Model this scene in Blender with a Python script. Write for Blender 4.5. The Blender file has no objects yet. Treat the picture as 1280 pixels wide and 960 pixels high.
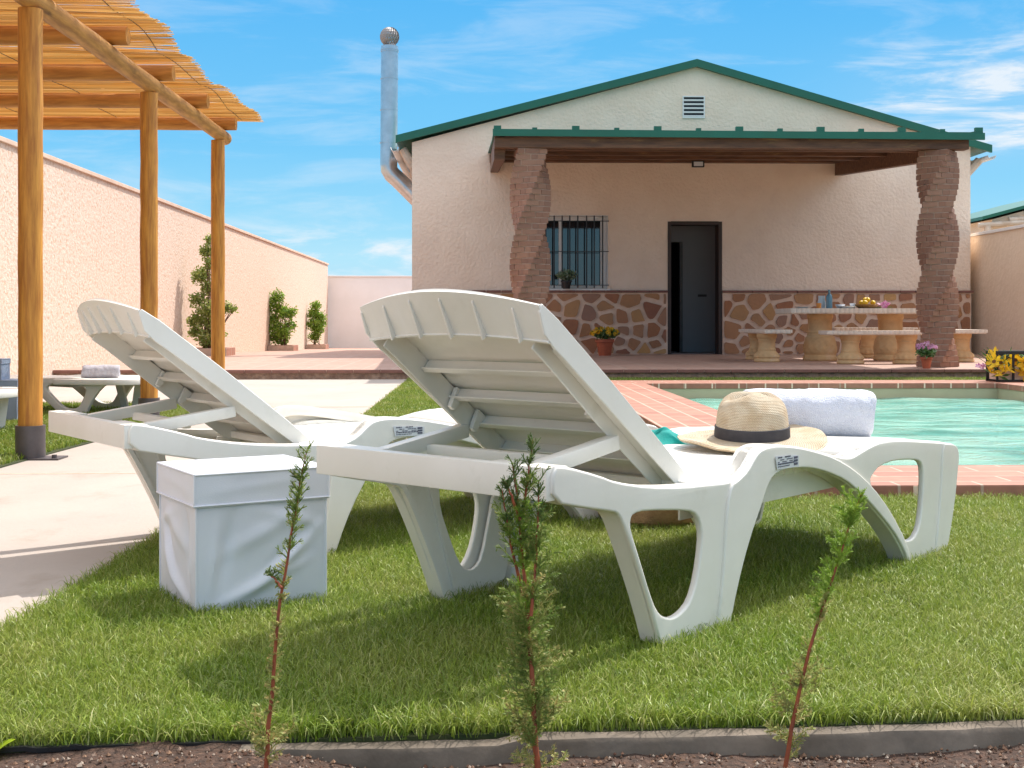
import bpy, bmesh, math, random
import numpy as np
from mathutils import Vector, Matrix
random.seed(7); np.random.seed(7)
SC = bpy.context.scene
COL = SC.collection
R = math.radians

# ------------------------------------------------------------------ camera
CH = 0.63; FPX = 1550.0; HY = 403.0
YAW = math.atan(40 / FPX)
cam = bpy.data.cameras.new('camera'); camo = bpy.data.objects.new('camera', cam)
COL.objects.link(camo)
camo.location = (0, 0, CH); camo.rotation_euler = (R(90), 0, -YAW)
cam.sensor_width = 36; cam.lens = FPX / 1280 * 36
cam.shift_y = (HY - 480) / 1280.0
cam.clip_start = 0.05; cam.clip_end = 4000
SC.camera = camo

# ------------------------------------------------------------------ light
SUN = Vector((0.47, 0.50, 1.0)).normalized()
SUN_EL = math.asin(SUN.z); SUN_AZ = math.atan2(SUN.x, SUN.y)
world = bpy.data.worlds.new('World'); SC.world = world; world.use_nodes = True
wt = world.node_tree; wt.nodes.clear()
def wn(t, **k):
    n = wt.nodes.new(t)
    for a, b in k.items(): setattr(n, a, b)
    return n
wout = wn('ShaderNodeOutputWorld'); wbg = wn('ShaderNodeBackground')
sky = wn('ShaderNodeTexSky'); sky.sky_type = 'NISHITA'; sky.sun_disc = False
sky.sun_elevation = SUN_EL; sky.sun_rotation = SUN_AZ; sky.altitude = 600
sky.air_density = 1.0; sky.dust_density = 0.4; sky.ozone_density = 2.2
wbg.inputs['Strength'].default_value = 0.15
wtc = wn('ShaderNodeTexCoord'); wsep = wn('ShaderNodeSeparateXYZ')
wt.links.new(wtc.outputs['Generated'], wsep.inputs[0])
def wmath(op, a, b=None, c=None):
    n = wn('ShaderNodeMath', operation=op)
    for i, v in enumerate((a, b, c)):
        if v is None: continue
        if isinstance(v, (int, float)): n.inputs[i].default_value = v
        else: wt.links.new(v, n.inputs[i])
    return n.outputs[0]
def wramp(v, lo, hi):
    n = wn('ShaderNodeMapRange'); n.interpolation_type = 'SMOOTHSTEP'
    wt.links.new(v, n.inputs[0]); n.inputs[1].default_value = lo; n.inputs[2].default_value = hi
    return n.outputs[0]
az = wmath('ARCTAN2', wsep.outputs[0], wsep.outputs[1])
el = wmath('ARCSINE', wsep.outputs[2])
wcmb = wn('ShaderNodeCombineXYZ')
wt.links.new(wmath('MULTIPLY', az, 5.0), wcmb.inputs[0]); wt.links.new(wmath('MULTIPLY', el, 26.0), wcmb.inputs[1])
wnz = wn('ShaderNodeTexNoise'); wnz.inputs['Scale'].default_value = 1.3; wnz.inputs['Detail'].default_value = 8
wnz.inputs['Roughness'].default_value = 0.62; wnz.inputs['Distortion'].default_value = 0.5
wt.links.new(wcmb.outputs[0], wnz.inputs['Vector'])
nz = wramp(wnz.outputs[0], 0.44, 0.70)
# wisps: a bank low on the right, another low on the left, faint ones elsewhere
bank_r = wmath('MULTIPLY', wramp(az, 0.20, 0.40), wmath('MULTIPLY', wramp(el, 0.105, 0.14), wramp(el, 0.235, 0.17)))
bank_l = wmath('MULTIPLY', wramp(az, 0.05, -0.08), wramp(el, 0.085, 0.05))
faint = wramp(el, 0.6, 0.1)
cov = wmath('ADD', wmath('MULTIPLY', bank_r, 0.95), wmath('ADD', wmath('MULTIPLY', bank_l, 0.95), wmath('MULTIPLY', faint, 0.26)))
cl = wmath('MINIMUM', wmath('MULTIPLY', cov, wmath('ADD', nz, 0.12)), 0.85)
wmix = wn('ShaderNodeMix'); wmix.data_type = 'RGBA'
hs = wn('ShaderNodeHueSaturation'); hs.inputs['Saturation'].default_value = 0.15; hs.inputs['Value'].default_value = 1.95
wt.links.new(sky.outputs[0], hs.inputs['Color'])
# the clear band above the horizon: pale turquoise rising to a deep clean blue
wr = wn('ShaderNodeValToRGB'); wt.links.new(wmath('MULTIPLY', el, 2.0), wr.inputs[0])
e_ = wr.color_ramp.elements; e_[0].position = 0.0; e_[0].color = (0.50, 0.76, 0.92, 1); e_[1].position = 1.0; e_[1].color = (0.075, 0.34, 0.76, 1)
for p_, c_ in ((0.10, (0.40, 0.80, 1.0, 1)), (0.28, (0.18, 0.61, 0.99, 1)), (0.52, (0.09, 0.49, 0.96, 1))): q_ = e_.new(p_); q_.color = c_
wsc_ = wn('ShaderNodeVectorMath', operation='SCALE'); wt.links.new(wr.outputs[0], wsc_.inputs[0]); wsc_.inputs['Scale'].default_value = 3.7
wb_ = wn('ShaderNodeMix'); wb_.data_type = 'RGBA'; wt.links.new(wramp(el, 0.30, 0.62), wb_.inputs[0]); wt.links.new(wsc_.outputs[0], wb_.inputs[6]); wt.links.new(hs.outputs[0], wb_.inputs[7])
wt.links.new(cl, wmix.inputs[0]); wt.links.new(wb_.outputs[2], wmix.inputs[6])
wmix.inputs[7].default_value = (3.45, 3.6, 3.75, 1)
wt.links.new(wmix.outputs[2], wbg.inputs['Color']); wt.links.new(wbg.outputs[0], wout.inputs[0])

sl = bpy.data.lights.new('sun', 'SUN'); so = bpy.data.objects.new('sun', sl); COL.objects.link(so)
sl.energy = 2.9; sl.angle = R(0.53); sl.color = (1.0, 0.955, 0.89)
so.rotation_euler = SUN.to_track_quat('Z', 'Y').to_euler(); so.location = (6, 6, 12)
SC.view_settings.view_transform = 'Standard'; SC.view_settings.look = 'None'
SC.view_settings.exposure = 0.82; SC.view_settings.gamma = 1; SC.view_settings.use_curve_mapping = False

# ------------------------------------------------------------------ measuring helpers (photo pixel of 1280x960 -> metres)
_F = np.array([math.sin(YAW), math.cos(YAW), 0]); _Rt = np.array([math.cos(YAW), -math.sin(YAW), 0]); _C = np.array([0, 0, CH])
def _ray(px, py): return _F + _Rt * (px - 640) / FPX + np.array([0, 0, 1.]) * (HY - py) / FPX
def G(px, py, z=0):
    d = _ray(px, py); return Vector(_C + d * (z - CH) / d[2])
def D(px, py, Y):
    d = _ray(px, py); return Vector(_C + d * Y / d[1])

# ------------------------------------------------------------------ materials
MATS = {}
def mat(name, col, rough=0.6, col2=None, scale=8, bump=0.0, bscale=None, bdist=0.01, metal=0.0, detail=5, mix=(0.35, 0.65),
        spec=0.5, spots=None, spot_scale=1.0, spot_rng=(0.55, 0.75), trans=0.0, coord='Object', stretch=None, sss=0, isl=None, voro=False, coat=0):
    m = bpy.data.materials.new(name); m.use_nodes = True; nt = m.node_tree
    b = nt.nodes['Principled BSDF']; L = nt.links.new
    b.inputs['Roughness'].default_value = rough; b.inputs['Metallic'].default_value = metal
    b.inputs['Specular IOR Level'].default_value = spec
    b.inputs['Coat Weight'].default_value = coat
    tc = nt.nodes.new('ShaderNodeTexCoord'); vec = tc.outputs[coord]
    if stretch:
        mp = nt.nodes.new('ShaderNodeMapping'); mp.inputs['Scale'].default_value = stretch; L(vec, mp.inputs[0]); vec = mp.outputs[0]
    out = None
    if col2 is not None:
        n = nt.nodes.new('ShaderNodeTexNoise'); n.inputs['Scale'].default_value = scale; n.inputs['Detail'].default_value = detail
        n.inputs['Roughness'].default_value = 0.6; L(vec, n.inputs['Vector'])
        mr = nt.nodes.new('ShaderNodeMapRange'); mr.inputs[1].default_value = mix[0]; mr.inputs[2].default_value = mix[1]; L(n.outputs[0], mr.inputs[0])
        x = nt.nodes.new('ShaderNodeMix'); x.data_type = 'RGBA'; x.inputs[6].default_value = (*col, 1); x.inputs[7].default_value = (*col2, 1)
        L(mr.outputs[0], x.inputs[0]); out = x.outputs[2]
    if spots is not None:
        n = nt.nodes.new('ShaderNodeTexNoise'); n.inputs['Scale'].default_value = spot_scale; n.inputs['Detail'].default_value = 6
        n.inputs['Roughness'].default_value = 0.65; L(vec, n.inputs['Vector'])
        mr = nt.nodes.new('ShaderNodeMapRange'); mr.inputs[1].default_value = spot_rng[0]; mr.inputs[2].default_value = spot_rng[1]; L(n.outputs[0], mr.inputs[0])
        x = nt.nodes.new('ShaderNodeMix'); x.data_type = 'RGBA'
        if out: L(out, x.inputs[6])
        else: x.inputs[6].default_value = (*col, 1)
        x.inputs[7].default_value = (*spots, 1); L(mr.outputs[0], x.inputs[0]); out = x.outputs[2]
    if isl is not None:   # natural variation piece by piece
        ge = nt.nodes.new('ShaderNodeNewGeometry'); cr = nt.nodes.new('ShaderNodeValToRGB')
        L(ge.outputs['Random Per Island'], cr.inputs[0]); e = cr.color_ramp.elements
        e[0].position = 0; e[0].color = (*isl[0], 1); e[1].position = 1; e[1].color = (*isl[-1], 1)
        for i, c in enumerate(isl[1:-1]):
            q = e.new((i + 1) / (len(isl) - 1)); q.color = (*c, 1)
        if out:
            x = nt.nodes.new('ShaderNodeMix'); x.data_type = 'RGBA'; x.blend_type = 'MIX'; x.inputs[0].default_value = 0.35
            L(cr.outputs[0], x.inputs[6]); L(out, x.inputs[7]); out = x.outputs[2]
        else: out = cr.outputs[0]
    if out: L(out, b.inputs['Base Color'])
    else: b.inputs['Base Color'].default_value = (*col, 1)
    if bump:
        if voro:
            n = nt.nodes.new('ShaderNodeTexVoronoi'); n.feature = 'SMOOTH_F1'; n.inputs['Scale'].default_value = bscale or scale; o = n.outputs[0]
        else:
            n = nt.nodes.new('ShaderNodeTexNoise'); n.inputs['Scale'].default_value = bscale or scale; n.inputs['Detail'].default_value = 4; o = n.outputs[0]
        L(vec, n.inputs['Vector'])
        bp = nt.nodes.new('ShaderNodeBump'); bp.inputs['Strength'].default_value = bump; bp.inputs['Distance'].default_value = bdist
        L(o, bp.inputs['Height']); L(bp.outputs[0], b.inputs['Normal'])
    if trans:
        outn = nt.nodes['Material Output']; t = nt.nodes.new('ShaderNodeBsdfTranslucent'); ms = nt.nodes.new('ShaderNodeMixShader')
        ms.inputs[0].default_value = trans; L(b.outputs[0], ms.inputs[1]); L(t.outputs[0], ms.inputs[2]); L(ms.outputs[0], outn.inputs[0])
        if out: L(out, t.inputs[0])
        else: t.inputs[0].default_value = (*col, 1)
    MATS[name] = m
    return m

M = {}
M['plastic'] = mat('white_plastic', (0.85, 0.81, 0.735), 0.33, (0.80, 0.755, 0.67), 5, 0.05, 160, 0.002, spec=0.5, spots=(0.70, 0.66, 0.57), spot_scale=9, spot_rng=(0.60, 0.80))
M['stucco_left'] = mat('pink_render', (0.76, 0.59, 0.48), 0.9, (0.68, 0.51, 0.405), 14, 0.65, 28, 0.02, spots=(0.60, 0.38, 0.25), spot_scale=20, spot_rng=(0.50, 0.64), mix=(0.3, 0.7))
M['stucco_house'] = mat('house_render', (0.92, 0.75, 0.60), 0.9, (0.85, 0.67, 0.52), 2.0, 0.8, 20, 0.022, spots=(0.78, 0.62, 0.50), spot_scale=0.6, mix=(0.3, 0.7))
M['stucco_right'] = mat('cream_render', (0.93, 0.75, 0.58), 0.9, (0.87, 0.69, 0.52), 1.5, 0.6, 12, 0.02)
M['white_wall'] = mat('white_wall_paint', (0.90, 0.88, 0.86), 0.85, (0.84, 0.82, 0.79), 1.0, 0.2, 20, 0.01)
M['coping'] = mat('coping_stone', (0.72, 0.52, 0.40), 0.85, (0.60, 0.42, 0.32), 4, 0.2, 20)
M['concrete'] = mat('pale_concrete', (0.47, 0.405, 0.35), 0.88, (0.41, 0.35, 0.305), 1.3, 0.35, 60, 0.004, spots=(0.33, 0.27, 0.215), spot_scale=4, spot_rng=(0.56, 0.84), stretch=(1, 0.7, 1))
M['curb'] = mat('curb_concrete', (0.21, 0.165, 0.125), 0.9, (0.11, 0.085, 0.062), 7, 0.6, 45, 0.004, spots=(0.11, 0.09, 0.07), spot_scale=11, spot_rng=(0.5, 0.72))
M['soil'] = mat('garden_soil', (0.040, 0.023, 0.015), 0.95, (0.095, 0.050, 0.032), 60, 1.0, 90, 0.012, spots=(0.16, 0.09, 0.055), spot_scale=120, spot_rng=(0.60, 0.7))
M['thatch'] = mat('lawn_soil', (0.03, 0.045, 0.012), 0.95, (0.06, 0.065, 0.02), 30, 0.5, 60, 0.01)
M['far_ground'] = mat('dry_earth', (0.36, 0.28, 0.19), 0.95, (0.28, 0.22, 0.14), 0.3)
M['green_metal'] = mat('green_metal', (0.012, 0.135, 0.085), 0.42, (0.012, 0.115, 0.07), 2, 0.03, 30)
M['darkwood'] = mat('dark_stained_wood', (0.19, 0.085, 0.04), 0.6, (0.09, 0.038, 0.018), 4, 0.3, 30, 0.005, stretch=(0.8, 6, 6), spots=(0.30, 0.17, 0.06), spot_scale=3, spot_rng=(0.6, 0.7))
M['post'] = mat('treated_pine', (0.66, 0.30, 0.045), 0.55, (0.40, 0.15, 0.02), 13, 0.35, 22, 0.004, stretch=(4, 4, 0.35), spots=(0.16, 0.05, 0.015), spot_scale=2.6, spot_rng=(0.68, 0.74))
M['pole'] = mat('treated_pine_beam', (0.62, 0.29, 0.065), 0.6, (0.40, 0.17, 0.035), 9, 0.3, 14, 0.004, stretch=(0.5, 4, 4), spots=(0.14, 0.06, 0.02), spot_scale=3, spot_rng=(0.62, 0.72))
M['reed'] = mat('reed', (0.6, 0.4, 0.2), 0.6, isl=[(0.86, 0.60, 0.26), (0.72, 0.46, 0.17), (0.92, 0.72, 0.38), (0.56, 0.34, 0.12)], trans=0.5)
M['wire'] = mat('binding_wire', (0.10, 0.06, 0.03), 0.5)
M['shoe'] = mat('post_shoe_metal', (0.13, 0.11, 0.11), 0.45, (0.09, 0.075, 0.075), 8, metal=0.3)
M['steel'] = mat('galvanised_steel', (0.62, 0.64, 0.66), 0.28, (0.50, 0.52, 0.54), 6, metal=0.85)
M['brick'] = mat('porch_brick', (0.36, 0.18, 0.11), 0.85, (0.28, 0.13, 0.08), 25, 0.5, 60, 0.004, isl=[(0.31, 0.16, 0.105), (0.24, 0.12, 0.08), (0.36, 0.20, 0.135), (0.28, 0.15, 0.105), (0.21, 0.115, 0.085)])
M['mortar'] = mat('mortar', (0.62, 0.46, 0.36), 0.95, (0.52, 0.38, 0.29), 30)
M['wmortar'] = mat('wainscot_mortar', (0.82, 0.62, 0.48), 0.95, (0.74, 0.54, 0.40), 12, 0.3, 40)
M['flag'] = mat('flagstone', (0.34, 0.16, 0.08), 0.75, (0.20, 0.10, 0.07), 7, 0.6, 25, 0.01, isl=[(0.50, 0.21, 0.08), (0.32, 0.12, 0.07), (0.66, 0.36, 0.12), (0.34, 0.20, 0.15), (0.58, 0.29, 0.13), (0.38, 0.16, 0.09), (0.72, 0.44, 0.17)])
M['terracotta'] = mat('terracotta_tile', (0.50, 0.23, 0.145), 0.7, (0.42, 0.185, 0.12), 4, 0.15, 30)
M['terr_light'] = mat('terrace_tile', (0.62, 0.38, 0.28), 0.75, (0.54, 0.32, 0.23), 3, 0.1, 30)
M['potclay'] = mat('terracotta_pot', (0.42, 0.10, 0.04), 0.6, (0.34, 0.08, 0.035), 20)
M['pool_wall'] = mat('pool_wall_tile', (0.50, 0.44, 0.28), 0.5, (0.44, 0.38, 0.24), 3)
M['pool_floor'] = mat('pool_floor_paint', (0.46, 0.86, 0.76), 0.6, (0.38, 0.80, 0.70), 1.2)
M['black'] = mat('black_iron', (0.012, 0.012, 0.014), 0.45)
M['white_alu'] = mat('white_window_frame', (0.78, 0.76, 0.73), 0.4)
M['dark_frame'] = mat('dark_door_frame', (0.045, 0.026, 0.02), 0.5)
M['grey_door'] = mat('grey_door_paint', (0.44, 0.41, 0.42), 0.5)
M['dark_room'] = mat('room_wall', (0.6, 0.57, 0.56), 0.9)
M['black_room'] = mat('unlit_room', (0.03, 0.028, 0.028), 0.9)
M['gstone'] = mat('carved_stone', (0.66, 0.44, 0.22), 0.8, (0.54, 0.34, 0.16), 6, 0.5, 40, 0.006, spots=(0.70, 0.52, 0.34), spot_scale=3)
M['gslab'] = mat('white_cast_stone', (0.76, 0.68, 0.58), 0.7, (0.68, 0.58, 0.47), 12, 0.2, 40)
M['towel'] = mat('terry_towel', (0.78, 0.79, 0.86), 0.95, (0.72, 0.73, 0.82), 60, 1.0, 320, 0.006, spec=0.1)
M['towel_grey'] = mat('grey_towel', (0.58, 0.56, 0.60), 0.95, (0.48, 0.46, 0.50), 40, 0.8, 200, 0.004, spec=0.1)
M['boxfab'] = mat('white_box_fabric', (0.76, 0.76, 0.80), 0.62, (0.71, 0.71, 0.76), 5, 0.25, 420, 0.0012, spec=0.3)
M['bluefab'] = mat('blue_grey_box_fabric', (0.36, 0.42, 0.52), 0.7, (0.30, 0.36, 0.46), 5)
M['teal'] = mat('teal_cloth', (0.0, 0.30, 0.26), 0.85, (0.0, 0.22, 0.19), 20, 0.4, 200, 0.002)
M['burlap'] = mat('burlap', (0.52, 0.31, 0.15), 0.95, (0.40, 0.22, 0.10), 60, 1.0, 300, 0.004)
M['band'] = mat('black_hat_ribbon', (0.035, 0.032, 0.038), 0.7, (0.05, 0.045, 0.05), 60)
M['lemon'] = mat('yellow_fruit', (0.80, 0.50, 0.02), 0.45)
M['bowlwood'] = mat('wicker_bowl', (0.32, 0.18, 0.06), 0.7, (0.2, 0.1, 0.03), 40)
M['china'] = mat('white_china', (0.75, 0.76, 0.78), 0.2)
M['bottle'] = mat('blue_bottle', (0.12, 0.25, 0.32), 0.1)
M['orange'] = mat('orange_drink', (0.75, 0.28, 0.06), 0.2)
M['sticker'] = mat('paper_label', (0.66, 0.67, 0.68), 0.5)
M['ink'] = mat('label_ink', (0.10, 0.10, 0.14), 0.6)
M['leafy'] = mat('shrub_leaf', (0.1, 0.2, 0.03), 0.45, isl=[(0.20, 0.35, 0.035), (0.30, 0.47, 0.06), (0.13, 0.24, 0.025), (0.40, 0.54, 0.09)], trans=0.35)
M['leafy2'] = mat('olive_leaf', (0.1, 0.2, 0.03), 0.45, isl=[(0.30, 0.38, 0.08), (0.42, 0.48, 0.13), (0.18, 0.25, 0.05), (0.52, 0.54, 0.20)], trans=0.4)
M['potleaf'] = mat('pot_leaf', (0.05, 0.14, 0.03), 0.5, isl=[(0.05, 0.13, 0.03), (0.09, 0.2, 0.04), (0.16, 0.22, 0.12)], trans=0.25)
M['bark'] = mat('bark', (0.20, 0.12, 0.07), 0.9, (0.12, 0.07, 0.04), 30, 0.5, 60)
M['redstem'] = mat('red_cypress_stem', (0.36, 0.085, 0.03), 0.6, (0.20, 0.05, 0.025), 40, 0.4, 120, 0.002)
M['cyp_dark'] = mat('cypress_dark', (0.06, 0.12, 0.03), 0.6, isl=[(0.12, 0.20, 0.045), (0.20, 0.27, 0.07), (0.08, 0.15, 0.04)], trans=0.35)
M['cyp_mid'] = mat('cypress_mid', (0.1, 0.2, 0.03), 0.6, isl=[(0.22, 0.34, 0.06), (0.34, 0.42, 0.10), (0.15, 0.25, 0.045), (0.46, 0.42, 0.14)], trans=0.4)
M['cyp_lime'] = mat('cypress_lime', (0.2, 0.35, 0.03), 0.6, isl=[(0.30, 0.46, 0.05), (0.42, 0.56, 0.09), (0.22, 0.36, 0.045)], trans=0.45)
M['cyp_dry'] = mat('cypress_dry', (0.4, 0.3, 0.1), 0.7, isl=[(0.46, 0.48, 0.16), (0.32, 0.40, 0.11), (0.60, 0.44, 0.18), (0.40, 0.46, 0.14)], trans=0.4)
M['yflower'] = mat('yellow_petal', (0.80, 0.50, 0.015), 0.6, isl=[(0.85, 0.55, 0.02), (0.75, 0.40, 0.01)], trans=0.25)
M['brownc'] = mat('flower_centre', (0.16, 0.06, 0.015), 0.8)
M['pflower'] = mat('pink_petal', (0.62, 0.22, 0.42), 0.6, isl=[(0.62, 0.22, 0.42), (0.72, 0.45, 0.58), (0.5, 0.15, 0.33)], trans=0.25)
M['lime'] = mat('lime_leaf', (0.42, 0.55, 0.02), 0.5, (0.3, 0.45, 0.02), 20, trans=0.4)
M['straw_dead'] = mat('dead_straw', (0.50, 0.32, 0.16), 0.8, isl=[(0.52, 0.33, 0.16), (0.38, 0.2, 0.09)])
M['grit'] = mat('soil_grit', (0.3, 0.2, 0.15), 0.9, isl=[(0.16, 0.075, 0.045), (0.09, 0.05, 0.03), (0.30, 0.17, 0.10), (0.12, 0.06, 0.035), (0.50, 0.40, 0.31), (0.2, 0.1, 0.06)])
M['grass'] = mat('grass_blade', (0.18, 0.28, 0.03), 0.42, scale=1.6, col2=(0.50, 0.44, 0.15), mix=(0.42, 0.72), isl=[(0.15, 0.25, 0.018), (0.30, 0.39, 0.04), (0.08, 0.15, 0.012), (0.44, 0.50, 0.09), (0.19, 0.30, 0.025), (0.64, 0.60, 0.26), (0.10, 0.19, 0.016), (0.36, 0.45, 0.05), (0.06, 0.12, 0.01)], trans=0.33, spec=0.35)

def straw_mat():
    m = bpy.data.materials.new('woven_straw'); m.use_nodes = True; nt = m.node_tree; L = nt.links.new; b = nt.nodes['Principled BSDF']
    tc = nt.nodes.new('ShaderNodeTexCoord')
    s = nt.nodes.new('ShaderNodeSeparateXYZ'); L(tc.outputs['UV'], s.inputs[0])
    def mth(op, a, bb=None):
        n = nt.nodes.new('ShaderNodeMath'); n.operation = op
        for i, v in enumerate((a, bb)):
            if v is None: continue
            if isinstance(v, (int, float)): n.inputs[i].default_value = v
            else: L(v, n.inputs[i])
        return n.outputs[0]
    ring = mth('MULTIPLY', s.outputs[1], 62.0); fl = mth('FLOOR', ring)
    rows = mth('ABSOLUTE', mth('SINE', mth('MULTIPLY', ring, math.pi)))
    around = mth('ABSOLUTE', mth('SINE', mth('ADD', mth('MULTIPLY', s.outputs[0], 290.0), mth('MULTIPLY', ring, 1.9))))
    h = mth('MULTIPLY', rows, mth('ADD', mth('MULTIPLY', around, 0.7), 0.3))
    cr = nt.nodes.new('ShaderNodeValToRGB'); L(h, cr.inputs[0])
    cr.color_ramp.elements[0].color = (0.60, 0.42, 0.24, 1); cr.color_ramp.elements[1].color = (0.94, 0.80, 0.60, 1); cr.color_ramp.elements[1].position = 0.55
    nz = nt.nodes.new('ShaderNodeTexNoise'); nz.inputs['Scale'].default_value = 28; L(tc.outputs['Object'], nz.inputs[0])
    x = nt.nodes.new('ShaderNodeMix'); x.data_type = 'RGBA'; x.blend_type = 'MULTIPLY'; x.inputs[0].default_value = 0.5
    c2 = nt.nodes.new('ShaderNodeValToRGB'); L(nz.outputs[0], c2.inputs[0]); c2.color_ramp.elements[0].position = 0.35; c2.color_ramp.elements[0].color = (0.75, 0.6, 0.42, 1); c2.color_ramp.elements[1].position = 0.6; c2.color_ramp.elements[1].color = (1, 1, 1, 1)
    L(cr.outputs[0], x.inputs[6]); L(c2.outputs[0], x.inputs[7]); L(x.outputs[2], b.inputs['Base Color'])
    bp = nt.nodes.new('ShaderNodeBump'); bp.inputs['Distance'].default_value = 0.004; L(h, bp.inputs['Height']); L(bp.outputs[0], b.inputs['Normal'])
    b.inputs['Roughness'].default_value = 0.75
    return m
M['straw'] = straw_mat()

def tile_mat(name, c1, c2, mortar, bw, bh, off=0.5, msz=0.012, rot=0, bump=0.4):
    m = bpy.data.materials.new(name); m.use_nodes = True; nt = m.node_tree; L = nt.links.new; b = nt.nodes['Principled BSDF']
    tc = nt.nodes.new('ShaderNodeTexCoord'); mp = nt.nodes.new('ShaderNodeMapping'); mp.inputs['Rotation'].default_value = (0, 0, rot); L(tc.outputs['Object'], mp.inputs[0])
    br = nt.nodes.new('ShaderNodeTexBrick'); L(mp.outputs[0], br.inputs[0]); br.offset = off
    br.inputs['Color1'].default_value = (*c1, 1); br.inputs['Color2'].default_value = (*c2, 1); br.inputs['Mortar'].default_value = (*mortar, 1)
    br.inputs['Scale'].default_value = 1; br.inputs['Mortar Size'].default_value = msz; br.inputs['Brick Width'].default_value = bw; br.inputs['Row Height'].default_value = bh
    br.inputs['Mortar Smooth'].default_value = 0.2
    nz = nt.nodes.new('ShaderNodeTexNoise'); nz.inputs['Scale'].default_value = 14; nz.inputs['Detail'].default_value = 6; L(tc.outputs['Object'], nz.inputs[0])
    x = nt.nodes.new('ShaderNodeMix'); x.data_type = 'RGBA'; x.blend_type = 'MULTIPLY'; x.inputs[0].default_value = 0.55
    cr = nt.nodes.new('ShaderNodeValToRGB'); L(nz.outputs[0], cr.inputs[0]); cr.color_ramp.elements[0].position = 0.35; cr.color_ramp.elements[0].color = (0.68, 0.66, 0.66, 1); cr.color_ramp.elements[1].position = 0.62
    L(br.outputs[0], x.inputs[6]); L(cr.outputs[0], x.inputs[7]); L(x.outputs[2], b.inputs['Base Color'])
    bp = nt.nodes.new('ShaderNodeBump'); bp.inputs['Strength'].default_value = bump; bp.inputs['Distance'].default_value = 0.004; bp.invert = True
    L(br.outputs['Fac'], bp.inputs['Height']); L(bp.outputs[0], b.inputs['Normal']); b.inputs['Roughness'].default_value = 0.72
    return m
M['deck_front'] = tile_mat('deck_tiles_across', (0.42, 0.185, 0.12), (0.34, 0.14, 0.09), (0.50, 0.34, 0.25), 0.30, 0.15, msz=0.006)
M['deck_side'] = tile_mat('deck_tiles_along', (0.42, 0.185, 0.12), (0.34, 0.14, 0.09), (0.50, 0.34, 0.25), 0.30, 0.145, msz=0.008, rot=R(90))
M['terrace'] = tile_mat('terrace_tiles', (0.50, 0.31, 0.235), (0.45, 0.27, 0.20), (0.50, 0.38, 0.30), 0.33, 0.33, off=0.0, msz=0.008)
M['planter_brick'] = tile_mat('planter_brick', (0.44, 0.20, 0.13), (0.36, 0.15, 0.10), (0.5, 0.38, 0.3), 0.24, 0.2, msz=0.012)

def water_mat():
    m = bpy.data.materials.new('pool_water'); m.use_nodes = True; nt = m.node_tree; L = nt.links.new; nt.nodes.clear()
    o = nt.nodes.new('ShaderNodeOutputMaterial'); mx = nt.nodes.new('ShaderNodeMixShader'); tr = nt.nodes.new('ShaderNodeBsdfTransparent'); gl = nt.nodes.new('ShaderNodeBsdfGlossy')
    tr.inputs[0].default_value = (0.80, 0.97, 0.93, 1); gl.inputs['Roughness'].default_value = 0.03; gl.inputs[0].default_value = (1, 1, 1, 1)
    tc = nt.nodes.new('ShaderNodeTexCoord'); mp = nt.nodes.new('ShaderNodeMapping'); mp.inputs['Scale'].default_value = (0.8, 2.4, 1); L(tc.outputs['Object'], mp.inputs[0])
    nz = nt.nodes.new('ShaderNodeTexNoise'); nz.inputs['Scale'].default_value = 3.4; nz.inputs['Detail'].default_value = 4; nz.inputs['Distortion'].default_value = 1.2; L(mp.outputs[0], nz.inputs[0])
    bp = nt.nodes.new('ShaderNodeBump'); bp.inputs['Strength'].default_value = 0.8; bp.inputs['Distance'].default_value = 0.035; L(nz.outputs[0], bp.inputs['Height'])
    fr = nt.nodes.new('ShaderNodeFresnel'); fr.inputs[0].default_value = 1.33; L(bp.outputs[0], fr.inputs['Normal']); L(bp.outputs[0], gl.inputs['Normal'])
    ml = nt.nodes.new('ShaderNodeMath'); ml.operation = 'MULTIPLY'; ml.inputs[1].default_value = 0.62; L(fr.outputs[0], ml.inputs[0])
    df = nt.nodes.new('ShaderNodeBsdfDiffuse'); n2 = nt.nodes.new('ShaderNodeTexNoise'); n2.inputs['Scale'].default_value = 1.1; n2.inputs['Detail'].default_value = 5; L(mp.outputs[0], n2.inputs[0]); r2 = nt.nodes.new('ShaderNodeValToRGB'); L(n2.outputs[0], r2.inputs[0])
    r2.color_ramp.elements[0].position = 0.38; r2.color_ramp.elements[0].color = (0.16, 0.50, 0.42, 1); r2.color_ramp.elements[1].position = 0.62; r2.color_ramp.elements[1].color = (0.50, 0.84, 0.70, 1); L(r2.outputs[0], df.inputs[0])
    m2 = nt.nodes.new('ShaderNodeMixShader'); m2.inputs[0].default_value = 0.45
    L(tr.outputs[0], m2.inputs[1]); L(df.outputs[0], m2.inputs[2]); L(ml.outputs[0], mx.inputs[0]); L(m2.outputs[0], mx.inputs[1]); L(gl.outputs[0], mx.inputs[2]); L(mx.outputs[0], o.inputs[0])
    return m
M['water'] = water_mat()
def glass_mat():
    m = bpy.data.materials.new('window_glass'); m.use_nodes = True; b = m.node_tree.nodes['Principled BSDF']
    b.inputs['Base Color'].default_value = (0.02, 0.022, 0.026, 1); b.inputs['Roughness'].default_value = 0.03; b.inputs['Specular IOR Level'].default_value = 1.0; b.inputs['IOR'].default_value = 1.55
    return m
M['glass'] = glass_mat()

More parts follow.
